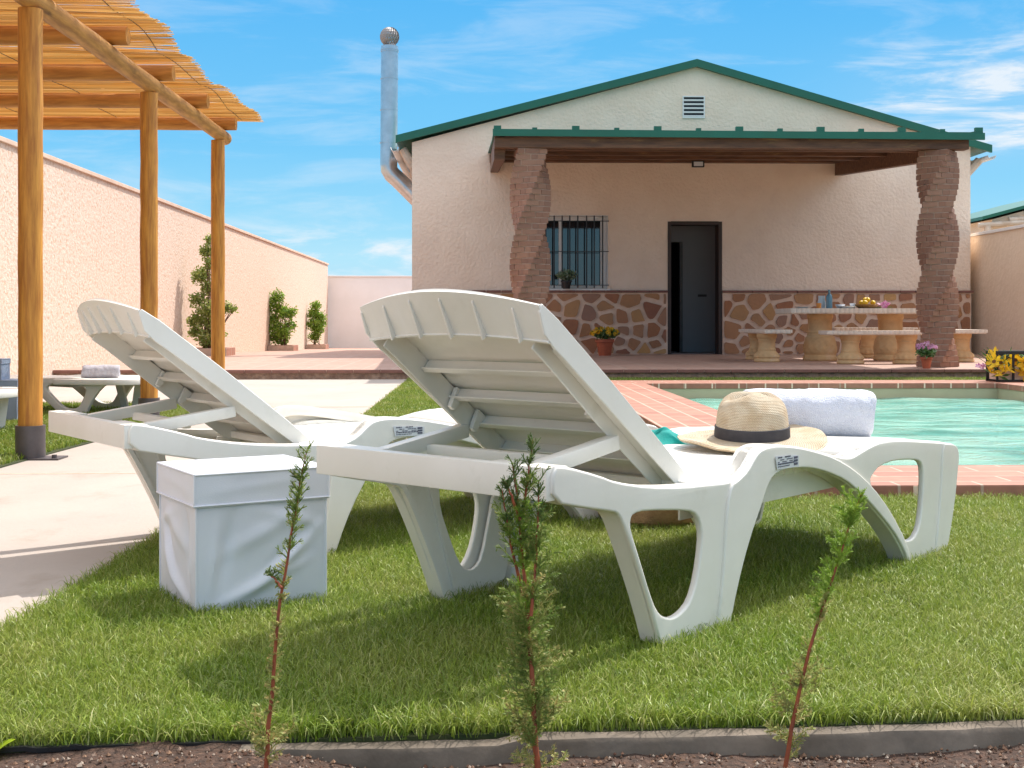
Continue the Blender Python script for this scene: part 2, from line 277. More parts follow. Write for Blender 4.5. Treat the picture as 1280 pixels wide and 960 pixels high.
# ------------------------------------------------------------------ object helpers
def tag(o, label=None, cat=None, group=None, kind=None):
    if label: o['label'] = label
    if cat: o['category'] = cat
    if group: o['group'] = group
    if kind: o['kind'] = kind
    return o
def empty(name, loc=(0, 0, 0), rz=0, scale=1):
    o = bpy.data.objects.new(name, None); COL.objects.link(o); o.location = loc; o.rotation_euler = (0, 0, rz); o.scale = (scale,) * 3
    o.empty_display_size = 0.1; return o
def thing(name, label, cat, loc=(0, 0, 0), rz=0, group=None, scale=1):
    return tag(empty(name, loc, rz, scale), label, cat, group)
def link(name, me, parent=None):
    o = bpy.data.objects.new(name, me); COL.objects.link(o)
    if parent: o.parent = parent
    return o
def copy_tree(o, parent=None):
    c = o.copy(); COL.objects.link(c)
    if parent is not None: c.parent = parent
    for ch in [x for x in bpy.data.objects if x.parent == o]: copy_tree(ch, c)
    return c

class MB:
    """collects shapes; build() links them as one mesh object"""
    def __init__(s): s.v = []; s.f = []; s.m = []; s.mats = []
    def mi(s, m):
        if m not in s.mats: s.mats.append(m)
        return s.mats.index(m)
    def add(s, vs, fs, m=None):
        b = len(s.v); s.v += [tuple(v) for v in vs]; s.f += [tuple(i + b for i in f) for f in fs]
        k = s.mi(m) if m else 0
        s.m += [k] * len(fs)
    def box(s, a, b, m=None, mtx=None):
        x0, y0, z0 = a; x1, y1, z1 = b
        vs = [Vector(p) for p in ((x0, y0, z0), (x1, y0, z0), (x1, y1, z0), (x0, y1, z0), (x0, y0, z1), (x1, y0, z1), (x1, y1, z1), (x0, y1, z1))]
        if mtx: vs = [mtx @ v for v in vs]
        s.add(vs, [(0, 3, 2, 1), (4, 5, 6, 7), (0, 1, 5, 4), (1, 2, 6, 5), (2, 3, 7, 6), (3, 0, 4, 7)], m)
    def bar(s, p, q, w, h, m=None, up=(0, 0, 1)):
        p = Vector(p); q = Vector(q); d = (q - p).normalized(); sd = d.cross(Vector(up)).normalized(); u = sd.cross(d)
        vs = []
        for c in (p, q):
            for a, b in ((-1, -1), (1, -1), (1, 1), (-1, 1)): vs.append(c + sd * a * w / 2 + u * b * h / 2)
        s.add(vs, [(0, 1, 2, 3), (7, 6, 5, 4), (0, 4, 5, 1), (1, 5, 6, 2), (2, 6, 7, 3), (3, 7, 4, 0)], m)
    def tube(s, pts, rad, n=10, m=None, cap=True):
        pts = [Vector(p) for p in pts]
        if not hasattr(rad, '__len__'): rad = [rad] * len(pts)
        vs = []; fs = []; ref = Vector((0, 0, 1))
        for i, p in enumerate(pts):
            d = (pts[min(i + 1, len(pts) - 1)] - pts[max(i - 1, 0)]).normalized()
            if abs(d.dot(ref)) > 0.95: ref = Vector((1, 0, 0)) if abs(d.x) < 0.9 else Vector((0, 1, 0))
            a = d.cross(ref).normalized(); b = d.cross(a)
            for k in range(n):
                t = 2 * math.pi * k / n; vs.append(p + (a * math.cos(t) + b * math.sin(t)) * rad[i])
        for i in range(len(pts) - 1):
            for k in range(n):
                fs.append((i * n + k, i * n + (k + 1) % n, (i + 1) * n + (k + 1) % n, (i + 1) * n + k))
        if cap: fs.append(tuple(range(n - 1, -1, -1))); fs.append(tuple((len(pts) - 1) * n + k for k in range(n)))
        s.add(vs, fs, m)
    def lathe(s, prof, c=(0, 0, 0), n=32, m=None, fn=None):
        vs = []; fs = []; c = Vector(c)
        for (r, z) in prof:
            for k in range(n):
                t = 2 * math.pi * k / n; rr = r * (fn(t, z, r) if fn else 1)
                vs.append(c + Vector((rr * math.cos(t), rr * math.sin(t), z)))
        for i in range(len(prof) - 1):
            for k in range(n): fs.append((i * n + k, i * n + (k + 1) % n, (i + 1) * n + (k + 1) % n, (i + 1) * n + k))
        fs.append(tuple(range(n - 1, -1, -1))); fs.append(tuple((len(prof) - 1) * n + k for k in range(n)))
        s.add(vs, fs, m)
    def prism(s, poly, h0, h1, m=None, f=lambda x, y, z: (x, y, z)):
        n = len(poly); vs = [f(x, y, h0) for x, y in poly] + [f(x, y, h1) for x, y in poly]
        fs = [tuple(range(n - 1, -1, -1)), tuple(range(n, 2 * n))] + [(i, (i + 1) % n, n + (i + 1) % n, n + i) for i in range(n)]
        s.add(vs, fs, m)
    def mesh(s, name, m=None, smooth=False, bevel=0, fix=True, seg=2):
        me = bpy.data.meshes.new(name); me.from_pydata(s.v, [], s.f)
        mats = s.mats or [m]
        for x in mats: me.materials.append(x)
        if len(s.mats) > 1: me.polygons.foreach_set('material_index', s.m)
        if bevel or fix:
            bm = bmesh.new(); bm.from_mesh(me)
            bmesh.ops.recalc_face_normals(bm, faces=bm.faces)
            if bevel:
                es = [e for e in bm.edges if len(e.link_faces) == 2 and e.calc_face_angle(0) > R(35)]
                bmesh.ops.bevel(bm, geom=es, offset=bevel, segments=seg, affect='EDGES', profile=0.6, clamp_overlap=True)
            bm.to_mesh(me); bm.free()
        if smooth: finish_smooth(me, 40)
        me.update(); return me
    def build(s, name, m=None, parent=None, smooth=False, bevel=0, fix=True, seg=2):
        return link(name, s.mesh(name, m, smooth, bevel, fix, seg), parent)
def finish_smooth(me, ang=40):
    me.polygons.foreach_set('use_smooth', [True] * len(me.polygons))
    try: me.set_sharp_from_angle(angle=R(ang))
    except Exception: pass

def plate(outer, holes, depth, bevel=0.0, f=None, mat_=None, res=2, smooth=True, reso=1):
    """flat outline with holes -> solid of real thickness; f maps (x,y,h) to the local frame"""
    cu = bpy.data.curves.new('tmp', 'CURVE'); cu.dimensions = '2D'; cu.fill_mode = 'BOTH'
    cu.extrude = depth / 2 - bevel; cu.bevel_depth = bevel; cu.bevel_resolution = res; cu.offset = -bevel
    for lp in [outer] + list(holes):
        sp = cu.splines.new('POLY'); sp.points.add(len(lp) - 1)
        for i, p in enumerate(lp): sp.points[i].co = (p[0], p[1], 0, 1)
        sp.use_cyclic_u = True
    ob = bpy.data.objects.new('tmp', cu); COL.objects.link(ob)
    dg = bpy.context.evaluated_depsgraph_get(); dg.update()
    me = bpy.data.meshes.new_from_object(ob.evaluated_get(dg))
    bpy.data.objects.remove(ob); bpy.data.curves.remove(cu)
    if f:
        for v in me.vertices: v.co = f(v.co.x, v.co.y, v.co.z)
    bm = bmesh.new(); bm.from_mesh(me); bmesh.ops.remove_doubles(bm, verts=bm.verts, dist=1e-5); bmesh.ops.recalc_face_normals(bm, faces=bm.faces); bm.to_mesh(me); bm.free()
    me.materials.clear()
    if mat_: me.materials.append(mat_)
    if smooth: finish_smooth(me, 50)
    return me
def smooth_loop(pts, it=2):
    for _ in range(it):
        q = []
        for i in range(len(pts)):
            a = pts[i]; b = pts[(i + 1) % len(pts)]
            q.append((a[0] * .75 + b[0] * .25, a[1] * .75 + b[1] * .25)); q.append((a[0] * .25 + b[0] * .75, a[1] * .25 + b[1] * .75))
        pts = q
    return pts
def join_meshes(name, meshes):
    bm = bmesh.new(); mats = []
    for me in meshes:
        off = {}
        for i, m_ in enumerate(me.materials):
            if m_ not in mats: mats.append(m_)
            off[i] = mats.index(m_)
        n0 = len(bm.faces); bm.from_mesh(me); bm.faces.ensure_lookup_table()
        for f_ in bm.faces[n0:]: f_.material_index = off.get(f_.material_index, 0)
    out = bpy.data.meshes.new(name); bm.to_mesh(out); bm.free()
    for m_ in mats: out.materials.append(m_)
    finish_smooth(out, 45); return out

# ================================================================== SETTING
TZ = 0.105      # terrace level
HYF = 20.3      # house front
# ground far away
g = MB(); g.add([(-1500, -60, -0.55), (1500, -60, -0.55), (1500, 3000, -0.55), (-1500, 3000, -0.55)], [(0, 1, 2, 3)])
tag(g.build('ground', M['far_ground'], fix=False), kind='structure')

def sheet(name, poly, z, m, kind='structure', drop=0.3):
    b = MB(); b.prism([(p[0], p[1]) for p in poly], z - drop, z); o = b.build(name, m); tag(o, kind=kind); return o
WX = -4.70
# lawn / concrete border line
E0 = G(0, 790); E1 = G(200, 668); E2 = G(420, 542); E3 = G(455, 520); E4 = G(508, 477)
def border_x(y):
    pts = [(E0.y - 3, E0.x - .02), (E0.y, E0.x), (E1.y, E1.x), (E2.y, E2.x), (E3.y, E3.x), (E4.y, E4.x), (30, E4.x)]
    for (a, xa), (b, xb) in zip(pts, pts[1:]):
        if a <= y <= b: return xa + (xb - xa) * (y - a) / (b - a)
    return pts[-1][1]
TY = 13.79
CURB = [G(0, 930), G(1280, 896)]
def curb_y(x):
    a, b = CURB; return a.y + (b.y - a.y) * (x - a.x) / (b.x - a.x)
bord = [(border_x(y), y) for y in (1.8, E0.y, E1.y, E2.y, E3.y, E4.y, TY)]
sheet('patio', [(WX, 1.75), (bord[0][0], 1.75)] + bord[1:] + [(WX, TY)], 0.0, M['concrete'])
sheet('patio_near', [(WX, -2), (-1.05, -2), (-1.05, 1.746), (WX, 1.746)], -0.004, M['concrete'])
jt = MB(); jt.box((WX, 9.25, -.01), (border_x(9.25), 9.268, .003)); jt.box((WX, 5.2, -.01), (border_x(5.2), 5.212, .002)); tag(jt.build('patio_joint', M['wmortar']), kind='structure')
# lawn base around the pool
PX0, PX1 = 1.0, 1.58       # side deck outer / inner
PY0, PY1, PY2, PY3 = 4.40, 5.01, 11.80, 12.44
PXR = 4.97; PXR2 = 5.6
lx0 = border_x(curb_y(-.95) + .003)
sheet('lawn_ground', [(lx0, curb_y(lx0) + .003)] + [p for p in bord[1:]] + [(PX0 + .1, TY), (PX0 + .1, curb_y(PX0 + .1) + .003)], -0.006, M['thatch'])
sheet('lawn_ground_near', [(PX0 + .1, curb_y(PX0 + .1) + .003), (8.2, curb_y(8.2) + .003), (8.2, PY0 + .1), (PX0 + .1, PY0 + .1)], -0.006, M['thatch'])
sheet('lawn_ground_far', [(PX0 + .1, PY3 - .1), (8.2, PY3 - .1), (8.2, TY), (PX0 + .1, TY)], -0.006, M['thatch'])
# soil bed in front
sb = MB(); nx, ny = 150, 34; xs = np.linspace(-1.6, 2.2, nx); ys = np.linspace(0.9, 2.06, ny)
def soil_z(x, y):
    px = 600 + x * FPX / 1.88
    fill = max(0, min(1, (480 - px) / 130.0))
    return -0.036 + 0.024 * fill * max(0, min(1, (y - 1.55) / 0.25)) + 0.006 * math.sin(9 * x + 3 * y) + random.uniform(-.003, .003)
SV = [(x, y, soil_z(x, y)) for y in ys for x in xs]
SF = [(j * nx + i, j * nx + i + 1, (j + 1) * nx + i + 1, (j + 1) * nx + i) for j in range(ny - 1) for i in range(nx - 1)]
sb.add(SV, SF); so_ = sb.build('soil', M['soil'], smooth=True, fix=False); tag(so_, kind='structure')
sheet('soil_behind_camera', [(-1.6, -2), (2.2, -2), (2.2, 0.9), (-1.6, 0.9)], -0.046, M['soil'])
# grit
gr = MB(); rs = random.Random(3)
for i in range(11000):
    x = rs.uniform(-.95, 1.1); y = rs.uniform(1.55, curb_y(x) - .035)
    r = rs.choice([.0014, .0018, .0024, .0034, .0046]) * rs.uniform(.7, 1.3); z = soil_z(x, y) + r * .3
    vs = [Vector((rs.uniform(.6, 1), 0, 0)), Vector((0, rs.uniform(.6, 1), 0)), Vector((-rs.uniform(.6, 1), 0, 0)), Vector((0, -rs.uniform(.6, 1), 0)), Vector((rs.uniform(-.3, .3), 0, .8)), Vector((0, 0, -.7))]
    q = Matrix.Rotation(rs.uniform(0, 6), 3, 'Z')
    gr.add([(q @ v) * r + Vector((x, y, z)) for v in vs], [(0, 1, 4), (1, 2, 4), (2, 3, 4), (3, 0, 4), (1, 0, 5), (2, 1, 5), (3, 2, 5), (0, 3, 5)])
tag(gr.build('gravel', M['grit'], fix=False), 'reddish brown soil crumbs and pale grit in the planting bed', 'gravel', kind='stuff')
# concrete edging
cb = MB(); n = 70
prof = [(0.030, -.16), (0.030, -.008), (0.024, -.002), (-.004, -.003), (-.010, -.012), (-.014, -.16)]
X0c, X1c = -.36, 2.3; vs = []; fs = []
for i in range(n):
    x = X0c + (X1c - X0c) * i / (n - 1); yb = curb_y(x) - .028
    for (dy, dz) in prof:
        vs.append((x, yb + dy + rs.uniform(-.0012, .0012), dz + rs.uniform(-.0012, .0012) - .004 * math.sin(x * 3) - (.010 if x < 0.03 else 0)))
k = len(prof)
for i in range(n - 1):
    for j in range(k): fs.append((i * k + j, (i + 1) * k + j, (i + 1) * k + (j + 1) % k, i * k + (j + 1) % k))
fs += [tuple(range(k)), tuple((n - 1) * k + j for j in range(k))]
cb.add(vs, fs)
tag(cb.build('curb', M['curb'], smooth=True), kind='structure')
# dark lawn mat edge at the left where the soil reaches the lawn
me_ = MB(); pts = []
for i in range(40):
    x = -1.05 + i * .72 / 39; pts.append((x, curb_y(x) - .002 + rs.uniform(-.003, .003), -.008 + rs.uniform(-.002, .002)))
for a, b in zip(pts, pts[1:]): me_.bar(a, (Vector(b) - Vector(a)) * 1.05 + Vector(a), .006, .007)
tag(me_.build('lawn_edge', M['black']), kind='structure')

# terrace
tb = MB()
tb.box((WX, TY + .03, -.5), (8.27, HYF + .3, TZ))
tb.add([(WX, HYF + .3, -.5), (11, HYF + .3, -.5), (11, 38.7, -.5), (WX, 38.7, -.5), (WX, HYF + .3, TZ), (11, HYF + .3, TZ), (11, 38.7, -.17), (WX, 38.7, -.17)],
       [(0, 3, 2, 1), (4, 5, 6, 7), (0, 1, 5, 4), (1, 2, 6, 5), (2, 3, 7, 6), (3, 0, 4, 7)])
tag(tb.build('terrace', M['terrace']), kind='structure')
# nosing tiles and rough kerb
M['rough_kerb'] = mat('rough_kerb', (0.42, 0.28, 0.20), 0.95, (0.24, 0.15, 0.11), 14, 0.8, 30, 0.02, spots=(0.55, 0.40, 0.30), spot_scale=9)
M['nosing'] = mat('nosing_tile', (0.26, 0.12, 0.09), 0.7, (0.20, 0.09, 0.07), 9, 0.2, 30)
x = WX; tn = MB()
while x < 8.2:
    tn.box((x + .004, TY - .03, TZ - .035), (min(x + .296, 8.26), TY + .027, TZ - .001), M['nosing']); x += .30
tn.box((WX, TY - .012, TZ - .033), (8.26, TY + .026, TZ - .006), M['wmortar'])
tag(tn.build('terrace_edge', bevel=.003), kind='structure')
kb = MB(); kb.box((WX, TY, -.1), (8.26, TY + .026, TZ - .036)); tag(kb.build('terrace_kerb', M['rough_kerb']), kind='structure')

# pool
DZ = 0.048
def deckbox(name, a, b, m):
    o = MB(); o.box(a, b); return tag(o.build(name, m, bevel=.006), kind='structure')
deckbox('pool_deck_front', (PX0, PY0, DZ - .052), (PXR2, PY1, DZ), M['deck_front'])
deckbox('pool_deck_side', (PX0, PY1 + .002, DZ - .052), (PX1, PY2 - .002, DZ + .001), M['deck_side'])
deckbox('pool_deck_far', (PX0, PY2, DZ - .052), (PXR2, PY3, DZ), M['deck_front'])
deckbox('pool_deck_right', (PXR, PY1 + .002, DZ - .052), (PXR2, PY2 - .002, DZ + .001), M['deck_side'])
# bullnose joints on the far inner edge + coping front
jn = MB(); x = PX1 + .12
while x < PXR: jn.box((x, PY2 - .004, DZ - .050), (x + .014, PY2 + .02, DZ - .002)); x += .256
x = PX0 + .55
while x < PXR2: jn.box((x, PY0 - .004, DZ - .050), (x + .016, PY0 + .02, DZ - .003)); x += 1.05
tag(jn.build('deck_joints', M['wmortar']), kind='structure')
bs = MB(); D0 = -1.5
bs.box((PX0 + .03, PY0 + .03, D0), (PXR2 - .03, PY1 - .01, DZ - .053)); bs.box((PX0 + .03, PY2 + .01, D0), (PXR2 - .03, PY3 - .03, DZ - .053))
bs.box((PX0 + .03, PY1 - .01, D0), (PX1 - .01, PY2 + .01, DZ - .053)); bs.box((PXR + .01, PY1 - .01, D0), (PXR2 - .03, PY2 + .01, DZ - .053))
tag(bs.build('pool_walls', M['pool_wall']), kind='structure')
pf = MB(); pf.box((PX1 - .012, PY1 - .012, D0 - .1), (PXR + .012, PY2 + .012, -1.15)); 
for a, b in (((PX1 - .009, PY1 - .009, -1.2), (PX1 - .003, PY2 + .009, -.14)), ((PXR + .003, PY1 - .009, -1.2), (PXR + .009, PY2 + .009, -.14)), ((PX1, PY1 - .009, -1.2), (PXR, PY1 - .003, -.14)), ((PX1, PY2 + .003, -1.2), (PXR, PY2 + .009, -.14))): pf.box(a, b)
tag(pf.build('pool_basin', M['pool_floor']), kind='structure')
wa = MB(); nx, ny = 110, 190; WZ = -.10
def wz(x, y):
    r = math.hypot(x - 3.9, (y - 11.3))
    return WZ + .004 * math.sin(5 * x + 3 * y + math.sin(2 * x)) + .003 * math.sin(-4 * x + 7 * y + 1.5 * math.sin(y * 2)) + .012 * math.exp(-r * 1.3) * math.sin(14 * r) + .003 * math.sin(13 * x + 9 * y)
xs = np.linspace(PX1 - .011, PXR + .011, nx); ys = np.linspace(PY1 - .011, PY2 + .011, ny)
wa.add([(x, y, wz(x, y)) for y in ys for x in xs], [(j * nx + i, j * nx + i + 1, (j + 1) * nx + i + 1, (j + 1) * nx + i) for j in range(ny - 1) for i in range(nx - 1)])
tag(wa.build('water', M['water'], smooth=True, fix=False), kind='structure')

# ------------------------------------------------------------------ walls of the plot
def garden_wall(name, label, y0, y1, xa, xb, ztop, m, cop, along='y', group=None, zb=-.5):
    t = thing(name, label, 'wall', (xa, y0, 0), group=group)
    b = MB(); c = MB()
    if along == 'y':
        b.box((0, 0, zb), (xb - xa, y1 - y0, ztop)); c.box((-.03, -.03, ztop + .002), (xb - xa + .03, y1 - y0 + .03, ztop + .05))
    else:
        b.box((0, 0, zb), (xb - xa, y1 - y0, ztop)); c.box((-.03, -.04, ztop + .002), (xb - xa + .03, y1 - y0 + .04, ztop + .04))
    b.build('wall_body', m, t); c.build('coping', cop, t, bevel=.006)
    return t
garden_wall('garden_wall', 'long rough pink rendered garden wall with planters at its foot, left of the pergola', -2, 38.45, WX - .25, WX, 2.40, M['stucco_left'], M['coping'])
garden_wall('garden_wall', 'smooth white garden wall closing the far end of the plot', 38.6, 38.85, WX - .5, 12, 2.04, M['white_wall'], M['white_wall'], 'x')
garden_wall('garden_wall', 'cream orange rendered boundary wall on the right beyond the brick column', -1, 37, 8.27, 8.5, 2.07, M['stucco_right'], M['white_wall'])

# ================================================================== HOUSE
house = thing('house', 'single storey pink rendered house with green metal roof and brick column porch', 'house', (0, 0, 0))
def FX(px, py): p = D(px, py, HYF); return (p.x, p.z)
HL = FX(515, 300)[0]; HR = FX(1213, 300)[0]
apx = FX(870, 84); eaL = FX(515, 178)[1]; eaR = FX(1213, 184)[1]
wl, wt_ = FX(681, 269); wr, wb = FX(760, 361)
dl, dt = FX(835, 277); dr, _ = FX(902, 277)
wl = wl - .10
wallf = lambda x, y, h: (x, HYF + .15 + h, y)
me = plate([(HL, -.4), (dl, -.4), (dl, dt), (dr, dt), (dr, -.4), (HR, -.4), (HR, eaR), apx, (HL, eaL)], [[(wl, wb), (wr, wb), (wr, wt_), (wl, wt_)]], .30, 0, wallf, M['stucco_house'], smooth=False)
link('front_wall', me, house)
b = MB(); b.box((HL, HYF + .303, -.4), (HL + .25, 31, eaL - .02)); b.box((HR - .25, HYF + .303, -.4), (HR, 31, eaR - .02)); b.box((HL + .252, 30.7, -.4), (HR - .252, 31, min(eaL, eaR)))
b.build('side_wall', M['stucco_house'], house)
# rooms seen through the openings
b = MB()
b.box((HL + .26, HYF + .31, TZ - .02), (HR - .26, 24, TZ + .003), M['dark_room'])
b.box((HL + .26, HYF + .31, 2.9), (HR - .26, 24, 2.95), M['dark_room'])
dx = D(849, 300, 21.7).x; dzt = .63 + (403 - 302) * 21.7 / FPX
b.box((dx + .02, 21.7, TZ), (HR - .3, 21.8, 2.9), M['grey_door']); b.box((HL + .3, 21.7, TZ), (dl - .6, 21.8, 2.9), M['dark_room'])
b.box((dl - .6, 21.7, dzt), (dx + .02, 21.8, 2.9), M['grey_door'])
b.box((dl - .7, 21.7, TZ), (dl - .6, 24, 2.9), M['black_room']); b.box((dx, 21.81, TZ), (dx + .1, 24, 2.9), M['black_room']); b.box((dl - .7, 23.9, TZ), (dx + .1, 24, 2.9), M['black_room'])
b.build('interior_wall', None, house)
dframe = MB()
dframe.box((dl - .005, HYF - .012, TZ), (dl + .05, HYF + .30, dt)); dframe.box((dr - .05, HYF - .012, TZ), (dr + .005, HYF + .30, dt)); dframe.box((dl + .05, HYF - .012, dt - .05), (dr - .05, HYF + .30, dt + .005))
dfo = dframe.build('door_frame', M['dark_frame'], house)
il = MB(); il.box((dx - .0, 21.64, TZ + .01), (dx + .05, 21.69, dzt)); il.box((dx + .32, 21.62, 1.08), (dx + .47, 21.66, 1.12)); il.box((dx + .34, 21.66, 1.08), (dx + .36, 21.699, 1.12))
il.build('handle', M['shoe'], dfo)
# window
win = MB(); Z0, Z1 = wb, wt_
fy = HYF + .16
win.box((wl, fy, Z0), (wl + .05, fy + .05, Z1)); win.box((wr - .11, fy, Z0), (wr - .0, fy + .05, Z1)); win.box((wl + .05, fy, Z1 - .08), (wr - .11, fy + .05, Z1)); win.box((wl + .05, fy, Z0), (wr - .11, fy + .05, Z0 + .06))
xm = FX(701, 300)[0]; win.box((xm - .025, fy - .012, Z0 + .06), (xm + .025, fy + .04, Z1 - .08)); xm2 = FX(728, 300)[0]
wo = win.build('window', M['white_alu'], house, bevel=.004)
pn = MB(); pn.box((wl + .05, fy + .015, Z0 + .06), (wr - .11, fy + .03, Z1 - .08)); pn.build('pane', M['glass'], wo)
sl_ = MB(); sl_.box((wl - .04, HYF - .06, Z0 - .035), (wr + .03, HYF + .155, Z0 - .002)); sl_.build('sill', M['white_alu'], wo, bevel=.004)
rv = MB(); rv.box((wl + .002, HYF - .002, Z0 + .001), (wl + .010, HYF + .155, Z1 - .001)); rv.box((wr - .010, HYF - .002, Z0 + .001), (wr - .002, HYF + .155, Z1 - .001)); rv.box((wl + .012, HYF - .002, Z1 - .010), (wr - .012, HYF + .155, Z1 - .002)); rv.build('reveal', M['white_alu'], wo)
br = MB()
for px in (682, 692.5, 702.5, 712, 722, 733, 742.5, 753):
    p = FX(px, 300)[0]; br.tube([(p, HYF - .04, Z0 + .01), (p, HYF - .04, Z1 - .01)], .011, 8)
for py in (276.5, 314.5, 356.5):
    z = FX(700, py)[1]; br.box((wl - .01, HYF - .046, z - .006), (wr + .01, HYF - .036, z + .006))
for z in (FX(700, 276.5)[1], FX(700, 356.5)[1]):
    for x in (wl - .005, wr + .005): br.box((x - .006, HYF - .05, z - .006), (x + .006, HYF + .002, z + .006))
br.build('window_bars', M['black'], wo)
# wainscot: base of mortar, flagstones as polygons
zt = FX(900, 366)[1]
wbk = MB(); wbk.box((HL + .001, HYF - .035, TZ), (dl - .01, HYF - .003, zt)); wbk.box((dr + .01, HYF - .035, TZ), (HR - .001, HYF - .003, zt))
wsc = wbk.build('stone_wainscot', M['wmortar'], house)
def clip(poly, a, b, c):  # keep a*x+b*y<=c
    out = []
    for i in range(len(poly)):
        p = poly[i]; q = poly[(i + 1) % len(poly)]; fp = a * p[0] + b * p[1] - c; fq = a * q[0] + b * q[1] - c
        if fp <= 0: out.append(p)
        if fp * fq < 0: t = fp / (fp - fq); out.append((p[0] + (q[0] - p[0]) * t, p[1] + (q[1] - p[1]) * t))
    return out
def flagstones(x0, x1, z0, z1, seed):
    rr = random.Random(seed); seeds = []
    tries = 0
    while tries < 6000:
        tries += 1; p = (rr.uniform(x0, x1), rr.uniform(z0, z1)); dmin = rr.choice([.17, .22, .28])
        if all(math.hypot(p[0] - q[0], (p[1] - q[1]) * 1.15) > max(dmin, q[2]) for q in seeds): seeds.append((*p, dmin))
    b = MB()
    for i, s in enumerate(seeds):
        poly = [(x0 + .01, z0 + .01), (x1 - .01, z0 + .01), (x1 - .01, z1 - .01), (x0 + .01, z1 - .01)]
        for j, t in enumerate(seeds):
            if i == j: continue
            dx_, dz_ = t[0] - s[0], t[1] - s[1]; L_ = math.hypot(dx_, dz_)
            if L_ > 1.0: continue
            gap = .022 + .014 * abs(math.sin(i * 3.3 + j * 3.3))
            mx, mz = (s[0] + t[0]) / 2, (s[1] + t[1]) / 2; ux, uz = dx_ / L_, dz_ / L_
            poly = clip(poly, ux, uz, mx * ux + mz * uz - gap)
            if not poly: break
        if len(poly) < 3: continue
        ar = abs(sum(poly[k][0] * poly[(k + 1) % len(poly)][1] - poly[(k + 1) % len(poly)][0] * poly[k][1] for k in range(len(poly)))) / 2
        if ar < .004: continue
        # drop short edges, rough the outline
        q = []
        for k in range(len(poly)):
            a = poly[k]; c = poly[(k + 1) % len(poly)]; q.append(a); L_ = math.hypot(c[0] - a[0], c[1] - a[1])
            if L_ > .08:
                nx_, nz_ = -(c[1] - a[1]) / L_, (c[0] - a[0]) / L_; o_ = rr.uniform(-.010, .012)
                q.append(((a[0] + c[0]) / 2 + nx_ * o_, (a[1] + c[1]) / 2 + nz_ * o_))
        q = smooth_loop(q, 1)
        b.prism(q, -.034, -.052 - rr.uniform(0, .014), None, lambda x, z, h: (x, HYF + h, z))
    return b
fs_ = flagstones(HL + .02, dl - .03, TZ + .005, zt - .01, 5); f2 = flagstones(dr + .03, HR - .02, TZ + .005, zt - .01, 9)
fs_.build('flagstones', M['flag'], wsc); f2.build('flagstones', M['flag'], wsc)
for a, c in ((HL - .01, dl - .01), (dr + .01, HR + .03)):
    trm = MB(); x = a
    while x < c - .02:
        trm.box((x, HYF - .075, zt + .002), (min(x + .235, c), HYF - .003, zt + .038)); x += .245
    trm.build('brick_trim', M['nosing'], house, bevel=.003)
# main roof: two slabs with green verge trim
roof = MB()
aX, aZ = FX(870, 80); lX, lZ = FX(495, 175); rX, rZ = FX(1237, 187)
Yb = 31.3
for (x0, z0, x1, z1) in ((lX, lZ, aX, aZ), (aX, aZ, rX, rZ)):
    roof.add([(x0, HYF - .05, z0 - .02), (x1, HYF - .05, z1 - .02), (x1, Yb, z1 - .02), (x0, Yb, z0 - .02), (x0, HYF - .05, z0 + .04), (x1, HYF - .05, z1 + .04), (x1, Yb, z1 + .04), (x0, Yb, z0 + .04)],
             [(0, 3, 2, 1), (4, 5, 6, 7), (0, 1, 5, 4), (1, 2, 6, 5), (2, 3, 7, 6), (3, 0, 4, 7)])
ro = roof.build('roof', M['green_metal'], house)
vg = MB()
for (x0, z0, x1, z1) in ((lX, lZ, aX, aZ), (aX, aZ, rX, rZ)):
    h0, h1 = .062, -.062
    vg.add([(x0, HYF - .11, z0 + h1), (x1, HYF - .11, z1 + h1), (x1, HYF - .053, z1 + h1), (x0, HYF - .053, z0 + h1), (x0, HYF - .11, z0 + h0), (x1, HYF - .11, z1 + h0), (x1, HYF - .053, z1 + h0), (x0, HYF - .053, z0 + h0)],
           [(0, 3, 2, 1), (4, 5, 6, 7), (0, 1, 5, 4), (1, 2, 6, 5), (2, 3, 7, 6), (3, 0, 4, 7)])
vg.build('verge_trim', M['green_metal'], ro)
# soffits + gutters + rafter tails
M['soffit'] = mat('soffit_tile', (0.66, 0.56, 0.46), 0.8, (0.5, 0.38, 0.28), 5)
sf = MB(); sf2 = MB()
y = HYF + .02
while y < 30.5:
    sf.tube([(HL + .02, y + .12, lZ - .42), (lX + .10, y + .12, lZ - .13)], .07, 8); sf2.tube([(HR - .02, y + .12, rZ - .40), (rX - .12, y + .12, rZ - .16)], .07, 8); y += .30
sf.build('eaves_soffit', M['soffit'], house, smooth=True); sf2.build('eaves_soffit', M['soffit'], house, smooth=True)
for sx, gx, gz in ((-1, lX - .02, lZ - .12), (1, rX + .02, rZ - .10)):
    gu = MB()
    vs = []; fs = []
    for i, yy in enumerate((HYF - .05, 31)):
        for k in range(9):
            t = math.pi + math.pi * k / 8; vs.append((gx + .065 * math.cos(t), yy, gz + .065 * math.sin(t)))
    for k in range(8): fs.append((k, k + 1, 9 + k + 1, 9 + k))
    gu.add(vs, fs)
    go = gu.build('gutter', M['white_alu'], house, fix=False, smooth=True)
    sm = go.modifiers.new('thick', 'SOLIDIFY'); sm.thickness = .006
